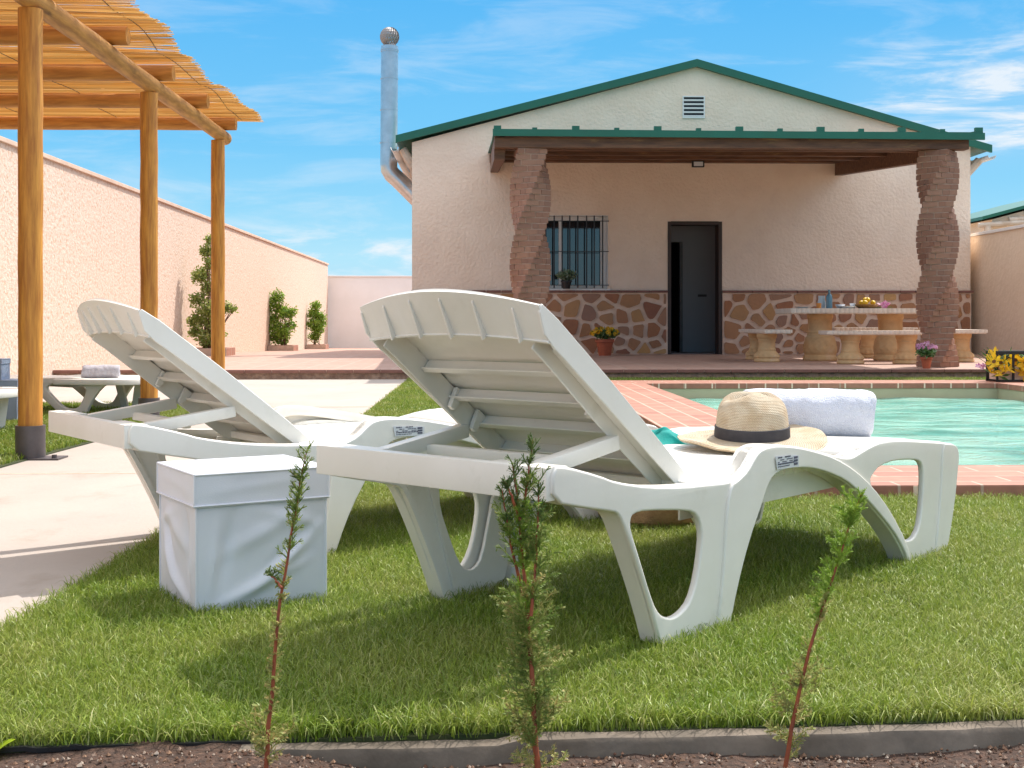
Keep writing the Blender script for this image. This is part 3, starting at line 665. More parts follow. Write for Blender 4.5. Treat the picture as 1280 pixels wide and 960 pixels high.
# gable vent
vx0, vz1 = FX(853, 120); vx1, vz0 = FX(881, 148)
vt = MB(); vt.box((vx0, HYF - .02, vz0), (vx1, HYF - .002, vz0 + .02)); vt.box((vx0, HYF - .02, vz1 - .02), (vx1, HYF - .002, vz1)); vt.box((vx0, HYF - .02, vz0 + .02), (vx0 + .02, HYF - .002, vz1 - .02)); vt.box((vx1 - .02, HYF - .02, vz0 + .02), (vx1, HYF - .002, vz1 - .02))
vto = vt.build('gable_vent', M['white_alu'], house)
lv = MB(); hh = (vz1 - vz0 - .04) / 5
for i in range(5):
    z = vz0 + .02 + hh * i
    lv.box((vx0 + .02, 0, 0), (vx1 - .02, .035, .004), None, Matrix.Translation((0, HYF - .022, z + hh * .15)) @ Matrix.Rotation(R(38), 4, 'X')); lv.box((vx0 + .02, HYF - .021, z), (vx1 - .02, HYF - .012, z + hh * .42))
lv.build('louvre', M['white_alu'], vto)
bk = MB(); bk.box((vx0 + .02, HYF - .004, vz0 + .02), (vx1 - .02, HYF - .001, vz1 - .02)); bk.build('vent_recess', M['black'], vto)
# steel flue
CY = 21.6; sfl = FPX / CY
def CP(px, py): p = D(px, py, CY); return Vector((p.x, CY, p.z))
fl = MB(); r_ = .148; top = CP(487, 58); el_ = CP(485, 207)
fl.tube([top, CP(486, 207)], r_, 24)
fl.tube([CP(486, 206), CP(486.5, 212), CP(490, 218), CP(497, 224), CP(527, 254)], r_, 24)
for py in (62, 64, 98, 137, 178): fl.tube([CP(487 - (py - 58) * .01, py), CP(487 - (py - 58) * .01, py + 1.2)], r_ + .008, 24)
flo = fl.build('flue_pipe', M['steel'], house, smooth=True)
fb = MB(); fb.tube([CP(497, 183), CP(520, 183)], .012, 6); fb.tube([CP(497, 180), CP(512, 215)], .012, 6); fb.build('bracket', M['steel'], flo)
cw = MB(); n = 20; cc = CP(487, 46); Rr = .17
for k in range(n):   # turbine cowl vanes
    pts = []
    for j in range(9):
        ph = -1.25 + 2.7 * j / 8; t = 2 * math.pi * k / n + j * .12
        pts.append((ph, t))
    vs = []; fs = []
    for ph, t in pts:
        for o in (0, .26):
            rr = Rr * (1.0 if o == 0 else .93); vs.append(cc + Vector((rr * math.cos(ph) * math.cos(t + o), rr * math.cos(ph) * math.sin(t + o), rr * math.sin(ph))))
    for j in range(8): fs.append((j * 2, j * 2 + 1, j * 2 + 3, j * 2 + 2))
    cw.add(vs, fs)
cw.tube([cc + Vector((0, 0, -.15)), cc + Vector((0, 0, -.26))], .12, 20)
cw.build('cowl', mat('cowl_metal', (0.34, 0.31, 0.30), 0.6, metal=0.4), flo, fix=False)
# porch
PYF = 14.25
def PX_(px, py, Y=PYF): p = D(px, py, Y); return p
xl = PX_(617, 170).x; xr = PX_(1229, 170).x; zfl = PX_(617, 162).z; zfr = PX_(1229, 166).z
zf = (zfl + zfr) / 2; zw = 3.42; xrw = 6.12; xlw = xl
def rz(y): return zf + (zw - zf) * (y - PYF) / (HYF - PYF)
def rx(t, y): # t 0..1 left-right
    xr_ = xr + (xrw - xr) * (y - PYF) / (HYF - PYF); return xl + (xr_ - xl) * t
pr = MB()
pr.add([(rx(0, PYF), PYF, zf - .03), (rx(1, PYF), PYF, zf - .03), (rx(1, HYF), HYF, zw - .03), (rx(0, HYF), HYF, zw - .03), (rx(0, PYF), PYF, zf), (rx(1, PYF), PYF, zf), (rx(1, HYF), HYF, zw), (rx(0, HYF), HYF, zw)],
       [(0, 3, 2, 1), (4, 5, 6, 7), (0, 1, 5, 4), (1, 2, 6, 5), (2, 3, 7, 6), (3, 0, 4, 7)])
for i in range(13):
    t = i / 12.0; big = i % 2 == 0; w = .045 if big else .03; h = .055 if big else .035
    a = Vector((rx(t, PYF) + (w if i == 0 else (-w if i == 12 else 0)), PYF + .0, rz(PYF) + h / 2 + .001)); c = Vector((rx(t, HYF - .01), HYF - .01, rz(HYF - .01) + h / 2 + .001))
    a.z -= h * .35; c.z -= h * .8; pr.box((a.x - w * .95, PYF, zf + .001), (a.x + w * .95, PYF + .05, zf + h)); pr.bar(a + Vector((0, .052, 0)), c, w * 1.2, .02)
pro = pr.build('porch_roof', M['green_metal'], house)
tr = MB(); tr.add([(xl - .01, PYF - .03, zfl - .075), (xr + .01, PYF - .03, zfr - .085), (xr + .01, PYF - .004, zfr - .085), (xl - .01, PYF - .004, zfl - .075), (xl - .01, PYF - .03, zfl + .005), (xr + .01, PYF - .03, zfr - .005), (xr + .01, PYF - .004, zfr - .005), (xl - .01, PYF - .004, zfl + .005)],
       [(0, 3, 2, 1), (4, 5, 6, 7), (0, 1, 5, 4), (1, 2, 6, 5), (2, 3, 7, 6), (3, 0, 4, 7)])
tr.build('front_trim', M['green_metal'], pro)
bm_ = MB()
bz1 = PX_(900, 173.5, PYF + .1).z; bz0 = PX_(900, 186, PYF + .1).z
bm_.box((xl + .01, PYF + .06, bz0), (PX_(1214, 180).x, PYF + .22, bz1)); bm_.build('front_beam', M['darkwood'], pro, bevel=.006)
for sx in (0, 1):
    b = MB(); t = .013 if sx == 0 else .965
    p0 = Vector((rx(t, PYF + .25) - (0 if sx == 0 else .12), PYF + .23, rz(PYF + .25) - (.21 if sx == 0 else .2))); p1 = Vector((rx(t, HYF - .04), HYF - .02, (rz(HYF) - .22) if sx == 0 else rz(HYF) - .27))
    b.bar(p0, p1, .13, .24 if sx == 0 else .20); b.build('side_beam', M['darkwood'], pro)
cbd = MB(); ky = PYF + .25; 
while ky < HYF - .1:   # ceiling boards and purlins
    y2 = ky + .17
    cbd.add([(rx(0, ky) + .02, ky, rz(ky) - .055), (rx(1, ky) - .02, ky, rz(ky) - .055), (rx(1, y2) - .02, y2, rz(y2) - .055), (rx(0, y2) + .02, y2, rz(y2) - .055), (rx(0, ky) + .02, ky, rz(ky) - .035), (rx(1, ky) - .02, ky, rz(ky) - .035), (rx(1, y2) - .02, y2, rz(y2) - .035), (rx(0, y2) + .02, y2, rz(y2) - .035)],
            [(0, 3, 2, 1), (4, 5, 6, 7), (0, 1, 5, 4), (1, 2, 6, 5), (2, 3, 7, 6), (3, 0, 4, 7)])
    ky += .18
for ky in (15.6, 17.1, 18.6): cbd.bar((rx(0, ky) + .03, ky, rz(ky) - .12), (rx(1, ky) - .03, ky, rz(ky) - .12), .09, .11)
cbd.build('ceiling_boards', M['darkwood'], pro)
lg = MB(); z1 = FX(800, 190)[1]; z0 = FX(800, 204)[1]; lg.box((xlw, HYF - .14, z0), (xrw, HYF - .003, zw - .06)); lg.build('wall_plate', M['darkwood'], pro, bevel=.006)
# floodlight
fx, fz = FX(870, 207); fd = MB(); fd.box((fx - .10, HYF - .22, fz - .05), (fx + .10, HYF - .15, fz + .055)); fo = fd.build('floodlight', M['black'], house, bevel=.008)
fp = MB(); fp.box((fx - .075, HYF - .226, fz - .035), (fx + .075, HYF - .222, fz + .035)); fp.build('lamp_glass', M['china'], fo)
ft = MB(); ft.box((fx - .02, HYF - .15, fz - .01), (fx + .02, HYF - .139, fz + .01)); ft.build('bracket', M['black'], fo)

# twisted brick columns
def column(cx, cy, ztop, y_front, per):
    """y_front: photo row where a corner points at the camera; per: rows per quarter turn"""
    b = MB(); core = MB(); H0 = TZ; n = int((ztop - H0) / .066); a = .345; s = FPX / cy
    rr = random.Random(int(cx * 10))
    for i in range(n):
        z = H0 + i * (ztop - H0) / n; hz = (ztop - H0) / n
        row = HY - (z - CH) * s; ang = -R(90) * (row - y_front) / per + R(45)
        mt = Matrix.Translation((cx, cy, 0)) @ Matrix.Rotation(-ang if False else ang, 4, 'Z')
        h = a / 2; g_ = .006
        core.box((-h + .009, -h + .009, z), (h - .009, h - .009, z + hz), M['mortar'], mt)
        w = .09
        for q in range(4):
            mq = mt @ Matrix.Rotation(R(90) * q, 4, 'Z'); j = rr.uniform(-.0015, .0015)
            x0 = -h; seq = [.168, a - w - .168 - 2 * g_] if i % 2 == 0 else [a - w - .168 - 2 * g_, .168]
            for L_ in seq:
                b.box((x0, -h + j, z + .005), (x0 + L_, -h + w, z + hz - .005), None, mq); x0 += L_ + g_ * 1.6
    o = b.build('porch_column', M['brick'], house)
    core.build('mortar_core', None, o)
    return o
# world is yawed 1.5 deg to the camera; columns use plain axes
c1 = D(663, 300, 14.5); c2 = D(1172, 300, 14.5)
column(c1.x, 14.5, bz0 - .002, 246, 90); column(c2.x, 14.5, bz0 - .002, 283, 82)

# ------------------------------------------------------------------ neighbour's house beyond the right wall
nb = thing('house', 'neighbouring cream house with green roof edge peeping over the right boundary wall', 'house', (0, 0, 0))
NY = 30.0
pa = D(1226, 272, NY); pb = D(1290, 255, NY); q0 = D(1242, 300, NY)
b = MB(); sl0 = (pb.z - pa.z) / (pb.x - pa.x); xe = pa.x + 9
b.prism([(q0.x, -.4), (xe, -.4), (xe, pa.z + sl0 * 3 - .25), (pa.x + 4, pa.z + sl0 * 4 - .12), (q0.x, pa.z + sl0 * (q0.x - pa.x) - .12)], NY + .1, NY + 8, None, lambda x, z, h: (x, h, z)); b.build('wall', M['stucco_right'], nb)
b = MB()
b.prism([(pa.x, pa.z - .06), (pa.x + 4, pa.z + sl0 * 4 - .06), (xe + .3, pa.z - .1), (xe + .3, pa.z - .04), (pa.x + 4, pa.z + sl0 * 4 + .02), (pa.x, pa.z + .02)], NY - .1, NY + 8.2, None, lambda x, z, h: (x, h, z)); b.build('roof', M['green_metal'], nb)
b = MB()
for i in range(9): b.tube([(pa.x + .25 + i * .42, NY - .05, pa.z - .17 + sl0 * i * .42), (pa.x + .25 + i * .42 + .36, NY - .05, pa.z - .15 + sl0 * i * .42)], .07, 8)
b.tube([(pa.x - .1, NY - .1, pa.z - .2), (pa.x + 1, NY - .1, pa.z - .12)], .06, 8); b.tube([(pa.x + .12, NY - .1, pa.z - .2), (pa.x + .12, NY - .1, pa.z - .9)], .08, 8)
b.build('gutter', M['soffit'], nb, smooth=True)

# ================================================================== PERGOLA
pg = thing('pergola', 'timber pole pergola roofed with a reed mat', 'pergola', (-2.08, 5.78, 0))
def loc(t, p): return (p[0] - t.location.x, p[1] - t.location.y, p[2] - t.location.z)
def rpole(p, q, r, t, name, m, wob=.003, n=16, seed=0):
    b = MB(); rr = random.Random(seed); k = 14; pts = []; rad = []
    for i in range(k + 1):
        u = i / k; v = Vector(p).lerp(Vector(q), u) + Vector((rr.uniform(-wob, wob),) * 3); pts.append(loc(t, v)); rad.append(r * (1 + rr.uniform(-.02, .02)))
    pts[0] = loc(t, p); pts[-1] = loc(t, q)
    # softly rounded ends
    b.tube([pts[0]] + pts[0:] + [pts[-1]], [r * .82] + rad + [r * .82], n)
    return b.build(name, m, t, smooth=True)
posts = [(-2.075, 5.78), (-2.085, 7.87), (-2.08, 9.90)]
BZ = 2.075
M['beam_y'] = mat('treated_pine_beam_long', (0.62, 0.31, 0.08), 0.6, (0.36, 0.16, 0.04), 9, 0.3, 14, 0.004, stretch=(4, 0.5, 4), spots=(0.14, 0.06, 0.02), spot_scale=3, spot_rng=(0.62, 0.72))
for side, PXs in ((0, None), (1, -4.35)):
    for i, (x, y) in enumerate(posts + ([(-2.07, 3.7)] if side == 0 else [(-2.07, 3.7)])):
        xx = x if side == 0 else PXs
        po = rpole((xx, y, .03), (xx, y, BZ), .054, pg, 'post', M['post'], .0015, 20, i)
        sh = MB(); sh.tube([loc(pg, (xx, y, .008)), loc(pg, (xx, y, .155))], .066, 24); sh.box(loc(pg, (xx - .15, y - .07, .0)), loc(pg, (xx + .15, y + .07, .008)))
        for a_ in (-.12, .12): sh.tube([loc(pg, (xx + a_, y - .03, .008)), loc(pg, (xx + a_, y - .03, .022))], .012, 8)
        s_ = sh.build('post_shoe', M['shoe'], po, smooth=True)
    xx = -2.075 if side == 0 else -4.35
    rpole((xx, 3.3, BZ + .052), (xx, 10.16, BZ + .052), .052, pg, 'beam', M['beam_y'], .002, 20, 33 + side)
for i, y in enumerate((3.89, 4.92, 5.95, 6.98, 8.01, 9.02, 10.05)):
    rpole((-4.55, y, BZ + .155), (-1.965, y, BZ + .155), .052, pg, 'rafter', M['pole'], .002, 18, 50 + i)
# reed mat: several thousand canes side by side in one mesh
rm = MB(); rr = random.Random(11); y = 3.2; zc = BZ + .212
raf = [3.89, 4.92, 5.95, 6.98, 8.01, 9.02, 10.05]
def sag(y, x):
    d = min(abs(y - r0) for r0 in raf); edge = max(0, (x + 2.0) / .2)
    return -.020 * (d / .515) ** 2 * (1 + .6 * edge) + .012 * math.sin(y * 7.3) * edge
while y < 10.2:
    r = rr.uniform(.0028, .0050); x = -4.75 + rr.uniform(-.03, .03); xe = -1.80 + .03 * math.sin(y * 2.1) + rr.uniform(-.022, .022)
    skew = rr.uniform(-.006, .006); dz = rr.uniform(-.003, .004)
    segs = rr.choice([1, 1, 2]); brk = rr.uniform(-3.5, -2.2)
    for (a0, a1) in ([(x, xe)] if segs == 1 else [(x, brk), (brk + rr.uniform(.01, .16), xe)]):
        pts = [Vector((a0 + (a1 - a0) * k / 4, y + skew * (k / 2 - 1), zc + dz + sag(y, a0 + (a1 - a0) * k / 4) + rr.uniform(-.002, .002))) for k in range(5)]
        rm.tube([loc(pg, p) for p in pts], [r, r, r * .95, r * .9, r * .7], 5)
    y += r * 1.85 + (rr.uniform(.004, .014) if rr.random() < .05 else rr.uniform(0, .0015))
ro_ = rm.build('reed_mat', M['reed'], pg, fix=False)
rw = MB()
for x in (-4.4, -3.6, -2.9, -2.35, -1.92):
    pts = [loc(pg, (x + .02 * math.sin(y * 3), y, zc - .007 + sag(y, x))) for y in np.linspace(3.2, 10.15, 60)]
    rw.tube(pts, .0025, 5)
rw.build('binding_wire', M['wire'], ro_)

# ================================================================== SUN LOUNGERS
T = .048; W = .637
outer = [(-.335, .380), (-.30, .379), (-.20, .353), (-.153, .337), (-.05, .318), (.07, .306), (.169, .302), (.235, .299), (.262, .302), (.302, .318), (.332, .344), (.350, .357), (.385, .364), (.429, .363), (.518, .353), (.612, .336), (.699, .318), (.760, .306), (.80, .304), (.838, .311),
         (.899, .323), (.968, .331), (1.072, .327), (1.249, .310), (1.38, .297), (1.425, .291), (1.446, .278), (1.453, .255), (1.447, .222), (1.419, .12), (1.363, -.012), (1.126, -.012)]
under = [(1.111, .004), (1.082, .042), (1.014, .102), (.899, .177), (.816, .223), (.751, .254), (.663, .280), (.589, .296), (.518, .303), (.451, .303), (.413, .296), (.387, .275), (.365, .242), (.309, .165), (.263, .077), (.228, -.012),
         (0, -.012), (-.038, .082), (-.081, .169), (-.123, .247), (-.143, .276), (-.16, .283), (-.24, .298), (-.335, .319)]
hole1 = [(-.108, .262), (-.098, .272), (-.06, .274), (.085, .258), (.12, .245), (.136, .215), (.136, .182), (.12, .119), (.097, .078), (.067, .061), (.033, .054), (.0, .062), (-.022, .079), (-.043, .113), (-.081, .193), (-.106, .243)]
hole2 = [(.899, .239), (.912, .252), (.956, .271), (1.043, .277), (1.151, .270), (1.199, .262), (1.218, .242), (1.218, .189), (1.207, .124), (1.192, .086), (1.16, .063), (1.121, .061), (1.096, .069), (1.043, .116), (.97, .17), (.916, .213)]
outer_full = outer + under
def inset_loop(lp, d):
    n = len(lp); ar = sum(lp[i][0] * lp[(i + 1) % n][1] - lp[(i + 1) % n][0] * lp[i][1] for i in range(n)); sg = 1 if ar > 0 else -1; out = []
    for i in range(n):
        p = Vector(lp[i - 1]); c = Vector(lp[i]); q = Vector(lp[(i + 1) % n]); t = ((c - p).normalized() + (q - c).normalized())
        t = t.normalized() if t.length > 1e-6 else (q - c).normalized(); out.append(tuple(c + Vector((-t.y, t.x)) * d * sg))
    return out
ol = smooth_loop(outer_full, 1)
def rim(lp, depth, w=.0125):
    """deep flange following the outer edge of the moulding"""
    inn = inset_loop(lp, w); b = MB(); n = len(lp); vs = []
    for q, y in ((lp, .013), (lp, depth), (inn, depth), (inn, .013)): vs += [(p[0], y, p[1]) for p in q]
    fs = []
    for i in range(n):
        j = (i + 1) % n
        for k in range(4): fs.append((k * n + i, k * n + j, ((k + 1) % 4) * n + j, ((k + 1) % 4) * n + i))
    b.add(vs, fs); return b.mesh('rim', M['plastic'])
skin1 = [(.180, -.010), (.205, .10), (.215, .18), (.222, .25), (.240, .294), (.262, .300), (.302, .316), (.332, .342), (.352, .355), (.388, .361), (.429, .361), (.518, .351), (.612, .333), (.70, .312), (.80, .276), (.90, .225), (1.0, .155), (1.10, .060), (1.128, .0),
         (1.112, .004), (1.084, .044), (1.016, .104), (.899, .179), (.816, .225), (.751, .256), (.663, .282), (.589, .298), (.518, .305), (.451, .305), (.411, .298), (.385, .277), (.363, .243), (.307, .166), (.261, .078), (.227, -.010)]
skin2 = [(1.285, -.010), (1.31, .10), (1.33, .20), (1.338, .298), (1.38, .295), (1.423, .289), (1.443, .277), (1.450, .255), (1.444, .222), (1.416, .12), (1.361, -.010)]
sk1 = plate(smooth_loop(skin1, 1), [], .012, .004, lambda x, y, h: (x, .003 + h, y), M['plastic'])
sk2 = plate(smooth_loop(skin2, 1), [], .010, .0035, lambda x, y, h: (x, .0035 + h, y), M['plastic'])
h1 = smooth_loop(hole1, 1); h2 = smooth_loop(hole2, 1)
skinA = plate(ol, [h1, h2], .016, .005, lambda x, y, h: (x, .012 + h, y), M['plastic'])
TD = .052
top_band = plate(smooth_loop(outer_full[:31] + [(1.40, .275), (1.2, .285), (1.04, .292), (.90, .292), (.80, .285), (.7, .29), (.6, .305), (.5, .325), (.41, .335), (.36, .325), (.33, .30), (.30, .283), (.24, .277), (0, .285), (-.15, .30), (-.32, .33)], 1), [], TD - .016, .006, lambda x, y, h: (x, .014 + (TD - .016) / 2 + h, y), M['plastic'])
side_near = join_meshes('side_frame', [skinA, rim(ol, TD), top_band, sk1, sk2])
# the far leg is seen from inside, where a stiffening web widens the strut
web_in = [(-.16, .285), (-.02, .285), (-.012, .26), (-.010, .215), (.018, .150), (.050, .085), (.075, .062), (.105, .062), (.128, .083), (.152, .165), (.170, .235), (.22, .27), (.235, .26), (.22, .10), (.205, .0), (.0, .0), (-.04, .082), (-.083, .169), (-.125, .247)]
webm = plate(smooth_loop(web_in, 1), [], .010, .003, lambda x, y, h: (x, .034 + h, y), M['plastic'])
gv = MB()
for (a_, b__) in (((-.115, .275), (.008, .02)), ((-.05, .278), (.03, .03))): gv.bar((a_[0], .042, a_[1]), (b__[0], .042, b__[1]), .006, .006, M['plastic'])
side_far = join_meshes('side_frame', [skinA, rim(ol, TD), top_band, sk1, sk2, webm, gv.mesh('g')])
for v_ in side_far.vertices: v_.co.y = W - v_.co.y
side_far.flip_normals()
def wnorm(o):
    md = o.modifiers.new('wn', 'WEIGHTED_NORMAL'); md.keep_sharp = True; return o

def make_lounger(label, group, loc_, rz_, scale=1.0):
    t = thing('sun_lounger', label, 'sun lounger', loc_, rz_, group, scale)
    t.empty_display_size = .1
    near = wnorm(link('side_frame', side_near, t)); wnorm(link('side_frame', side_far, t))
    b = MB(); b.box((-.345, .012, .320), (-.318, W - .012, .379)); b.box((-.318, .012, .366), (-.285, .17, .378)); b.box((-.318, W - .17, .366), (-.285, W - .012, .378)); b.box((-.318, .02, .322), (-.29, W - .02, .329))
    for vv in (.20, .31, .42): b.box((-.318, vv, .329), (-.300, vv + .005, .372))
    b.build('head_bar', M['plastic'], t, bevel=.006, smooth=True)
    # seat: cross slats then the moulded foot part
    b = MB(); u_ = .16
    while u_ < .82: b.box((u_, T - .006, .283), (u_ + .040, W - T + .006, .303)); u_ += .0475
    b.box((.14, T + .012, .225), (1.02, T + .018, .284)); b.box((.14, W - T - .018, .225), (1.02, W - T - .012, .284))
    for uu in (.3, .5, .7, .9): b.box((uu, T + .02, .235), (uu + .006, W - T - .02, .2835))
    b.build('seat', M['plastic'], t, bevel=.004, smooth=True)
    topc = [(.825, .302), (.90, .319), (.97, .327), (1.07, .3235), (1.16, .317), (1.25, .3065), (1.38, .294), (1.42, .289), (1.447, .272), (1.452, .245)]
    vs = []; fs = []; k = len(topc); nv = 24
    for j in range(nv + 1):
        v_ = .03 + (W - .06) * j / nv; arc = .03 * (1 - abs(2 * j / nv - 1) ** 2.2)
        for i, (uu, ww) in enumerate(topc):
            ext = arc * max(0, (uu - 1.2) / .25); vs.append((uu + ext, v_, ww - (.0018 if (i % 2) else 0) - .004 * (1 - abs(2 * j / nv - 1))))
    for j in range(nv):
        for i in range(k - 1): fs.append((j * k + i, (j + 1) * k + i, (j + 1) * k + i + 1, j * k + i + 1))
    me = bpy.data.meshes.new('foot_panel'); me.from_pydata(vs, [], fs); me.materials.append(M['plastic']); finish_smooth(me, 60)
    fpn = link('foot_panel', me, t); md = fpn.modifiers.new('thick', 'SOLIDIFY'); md.thickness = .006; md.offset = -1
    # backrest frame of reference: s up the panel, t across, n towards the sitter
    hinge = Vector((.205, 0, .290)); dr_ = Vector((-.794, 0, .608)); nr = Vector((.608, 0, .794)); V0, V1 = .082, .556
    def bp(s, v, n): p = hinge + dr_ * s + nr * n; return (p.x, v, p.z)
    WB = V1 - V0
    def crest(v): q = (v - (V0 + V1) / 2) / (WB / 2); return .612 + .045 * (1 - min(abs(q), 1.06) ** 1.9)
    # slightly domed shell
    b = MB(); NS, NV = 34, 20
    def shell(s, q): return .010 * math.sin(math.pi * min(s / .6, 1)) + .006 * (1 - q * q) + .0035 * (1 if (int(s / .0235) % 2) else 0) * (1 if s < .5 else 0)
    vs = []
    for side in (0, -.007):
        for i in range(NS + 1):
            for j in range(NV + 1):
                q = -1 + 2 * j / NV; v_ = V0 + WB * j / NV; s = crest(v_) * i / NS; vs.append(bp(s, v_, shell(s, q) + side))
    fs = []; o2 = (NS + 1) * (NV + 1)
    for i in range(NS):
        for j in range(NV):
            a = i * (NV + 1) + j; fs.append((a, a + 1, a + NV + 2, a + NV + 1)); fs.append((o2 + a, o2 + a + NV + 1, o2 + a + NV + 2, o2 + a + 1))
    for j in range(NV): a = NS * (NV + 1) + j; fs.append((a, a + 1, o2 + a + 1, o2 + a)); fs.append((j + 1, j, o2 + j, o2 + j + 1))
    b.add(vs, fs); br_ = b.build('backrest', M['plastic'], t, smooth=True)
    # outer channels on both sides, cross ribs, flared head part with its arched web
    b = MB()
    for v0, v1 in ((V0 - .004, V0 + .002), (V1 - .002, V1 + .004)):
        poly = [(-.02, .010), (.12, .013), (.35, .014), (.555, .010), (.610, .004), (.606, -.012), (.570, -.036), (.53, -.040), (.50, -.038), (.30, -.032), (.05, -.028), (-.02, -.022)]
        b.prism(poly, v0, v1, None, lambda s, n, h: bp(s, h, n))
    for v0, v1 in ((V0 + .036, V0 + .040), (V1 - .040, V1 - .036)):
        poly = [(0, .002), (.545, .004), (.545, -.050), (.50, -.048), (.30, -.050), (.05, -.044), (0, -.03)]
        b.prism(poly, v0, v1, None, lambda s, n, h: bp(s, h, n))
    for v0, v1 in ((V0 + .002, V0 + .036), (V1 - .036, V1 - .002)):
        b.prism([(.0, -.014), (.5, -.016), (.5, -.020), (.0, -.018)], v0, v1, None, lambda s, n, h: bp(s, h, n))
    b.build('back_channel', M['plastic'], br_, bevel=.0015, seg=1)
    b = MB()
    for s in (.015, .11, .212, .315, .42):
        b.prism([(s, .004), (s + .004, .004), (s + .006, -.020), (s + .014, -.021), (s + .014, -.025), (s - .002, -.025)], V0 + .041, V1 - .041, None, lambda a, n, h: bp(a, h, n))
    for s, v in ((.215, V0 + .045), (.215, V1 - .057), (.30, V0 + .045), (.30, V1 - .057)):
        b.prism([(s, .0), (s + .03, .0), (s + .022, -.045), (s + .008, -.045)], v, v + .012, None, lambda a, n, h: bp(a, h, n))
    b.build('cross_rib', M['plastic'], br_, bevel=.001, seg=1)
    b = MB(); K = 22
    def web(v): q = (v - (V0 + V1) / 2) / (WB / 2); return .538 + .020 * (1 - q * q)
    lo = []; 
    for j in range(K):
        va = V0 - .003 + (WB + .006) * j / K; vb = V0 - .003 + (WB + .006) * (j + 1) / K
        vs = [bp(web(va), va, .006), bp(web(vb), vb, .006), bp(web(vb) + .012, vb, -.042), bp(web(va) + .012, va, -.042), bp(web(va) + .005, va, .006), bp(web(vb) + .005, vb, .006), bp(web(vb) + .017, vb, -.042), bp(web(va) + .017, va, -.042)]
        b.add(vs, [(0, 3, 2, 1), (4, 5, 6, 7), (0, 1, 5, 4), (2, 3, 7, 6), (1, 2, 6, 5), (3, 0, 4, 7)])
        # flared back skin of the head part
        ca, cb_ = crest(va) + .004, crest(vb) + .004
        w_ = .016
        vs = [bp(web(va) + .012, va, -.040), bp(web(vb) + .012, vb, -.040), bp(cb_, vb, -.004), bp(ca, va, -.004)]
        vs += [bp(web(va) + .012, va, -.036), bp(web(vb) + .012, vb, -.036), bp(cb_ - .002, vb, 0), bp(ca - .002, va, 0)]
        b.add(vs, [(0, 1, 2, 3), (4, 7, 6, 5), (0, 4, 5, 1), (2, 6, 7, 3), (1, 5, 6, 2), (3, 7, 4, 0)])
    for q in (-.78, -.42, -.08, .28, .64):
        v = (V0 + V1) / 2 + q * WB / 2
        b.prism([(web(v) + .013, -.040), (web(v) + .017, -.051), (crest(v) - .012, -.014), (crest(v) - .006, -.005)], v, v + .004, None, lambda a, n, h: bp(a, h, n))
    b.build('headrest', M['plastic'], br_, bevel=.0)
    # props holding the back up
    for v in (.100, W - .100 - .03):
        b = MB(); p = Vector(bp(.235, 0, -.05)); a0 = Vector((p.x, v + .015, p.z)); a1 = Vector((-.300, v + .015, .352))
        b.bar(a0, a1, .030, .030); b.bar(a0 + Vector((-.16, 0, -.035)), a0 + Vector((-.205, 0, -.045)), .018, .03)
        b.build('prop', M['plastic'], t, bevel=.004, smooth=True)
    b = MB(); b.bar((-.135, .13, .362), (-.135, W - .13, .362), .022, .022); b.build('prop_bar', M['plastic'], t, bevel=.004, smooth=True)
    # paper label stuck on the near arch
    b = MB(); b.prism([(.411, .339), (.515, .333), (.515, .308), (.418, .310)], -.0068, -.0060, None, lambda x, z, h: (x, h, z)); lb = b.build('paper_label', M['sticker'], near)
    b = MB(); r_ = random.Random(4)
    for row in range(5):
        x = .421
        while x < .478 + .004 * row:
            w = r_.uniform(.003, .010)
            if r_.random() < .8: b.box((x, -.0078, .3335 - row * .0048), (x + w, -.0069, .3335 - row * .0048 + (.003 if row in (0, 3) else .0018)))
            x += w + .002
    for k in range(3): b.box((.492, -.0078, .3275 - k * .007), (.508, -.0069, .3325 - k * .007))
    b.build('label_print', M['ink'], lb)
    return t
B1 = G(832, 812); PHI1 = R(47.2)
make_lounger('nearest white plastic sun lounger, with the straw hat and white towel on its seat', 'white plastic sun loungers on the grass', B1, PHI1)
C2 = G(733, 653); PHI2 = R(35.5); B2 = C2 - Vector((math.cos(PHI2), math.sin(PHI2), 0)) * 1.126
make_lounger('second white plastic sun lounger with raised back, behind the white fabric box', 'white plastic sun loungers on the grass', B2, PHI2)
def LW(u, v, w, B=B1, P=PHI1): return Vector((B.x + u * math.cos(P) - v * math.sin(P), B.y + u * math.sin(P) + v * math.cos(P), w))

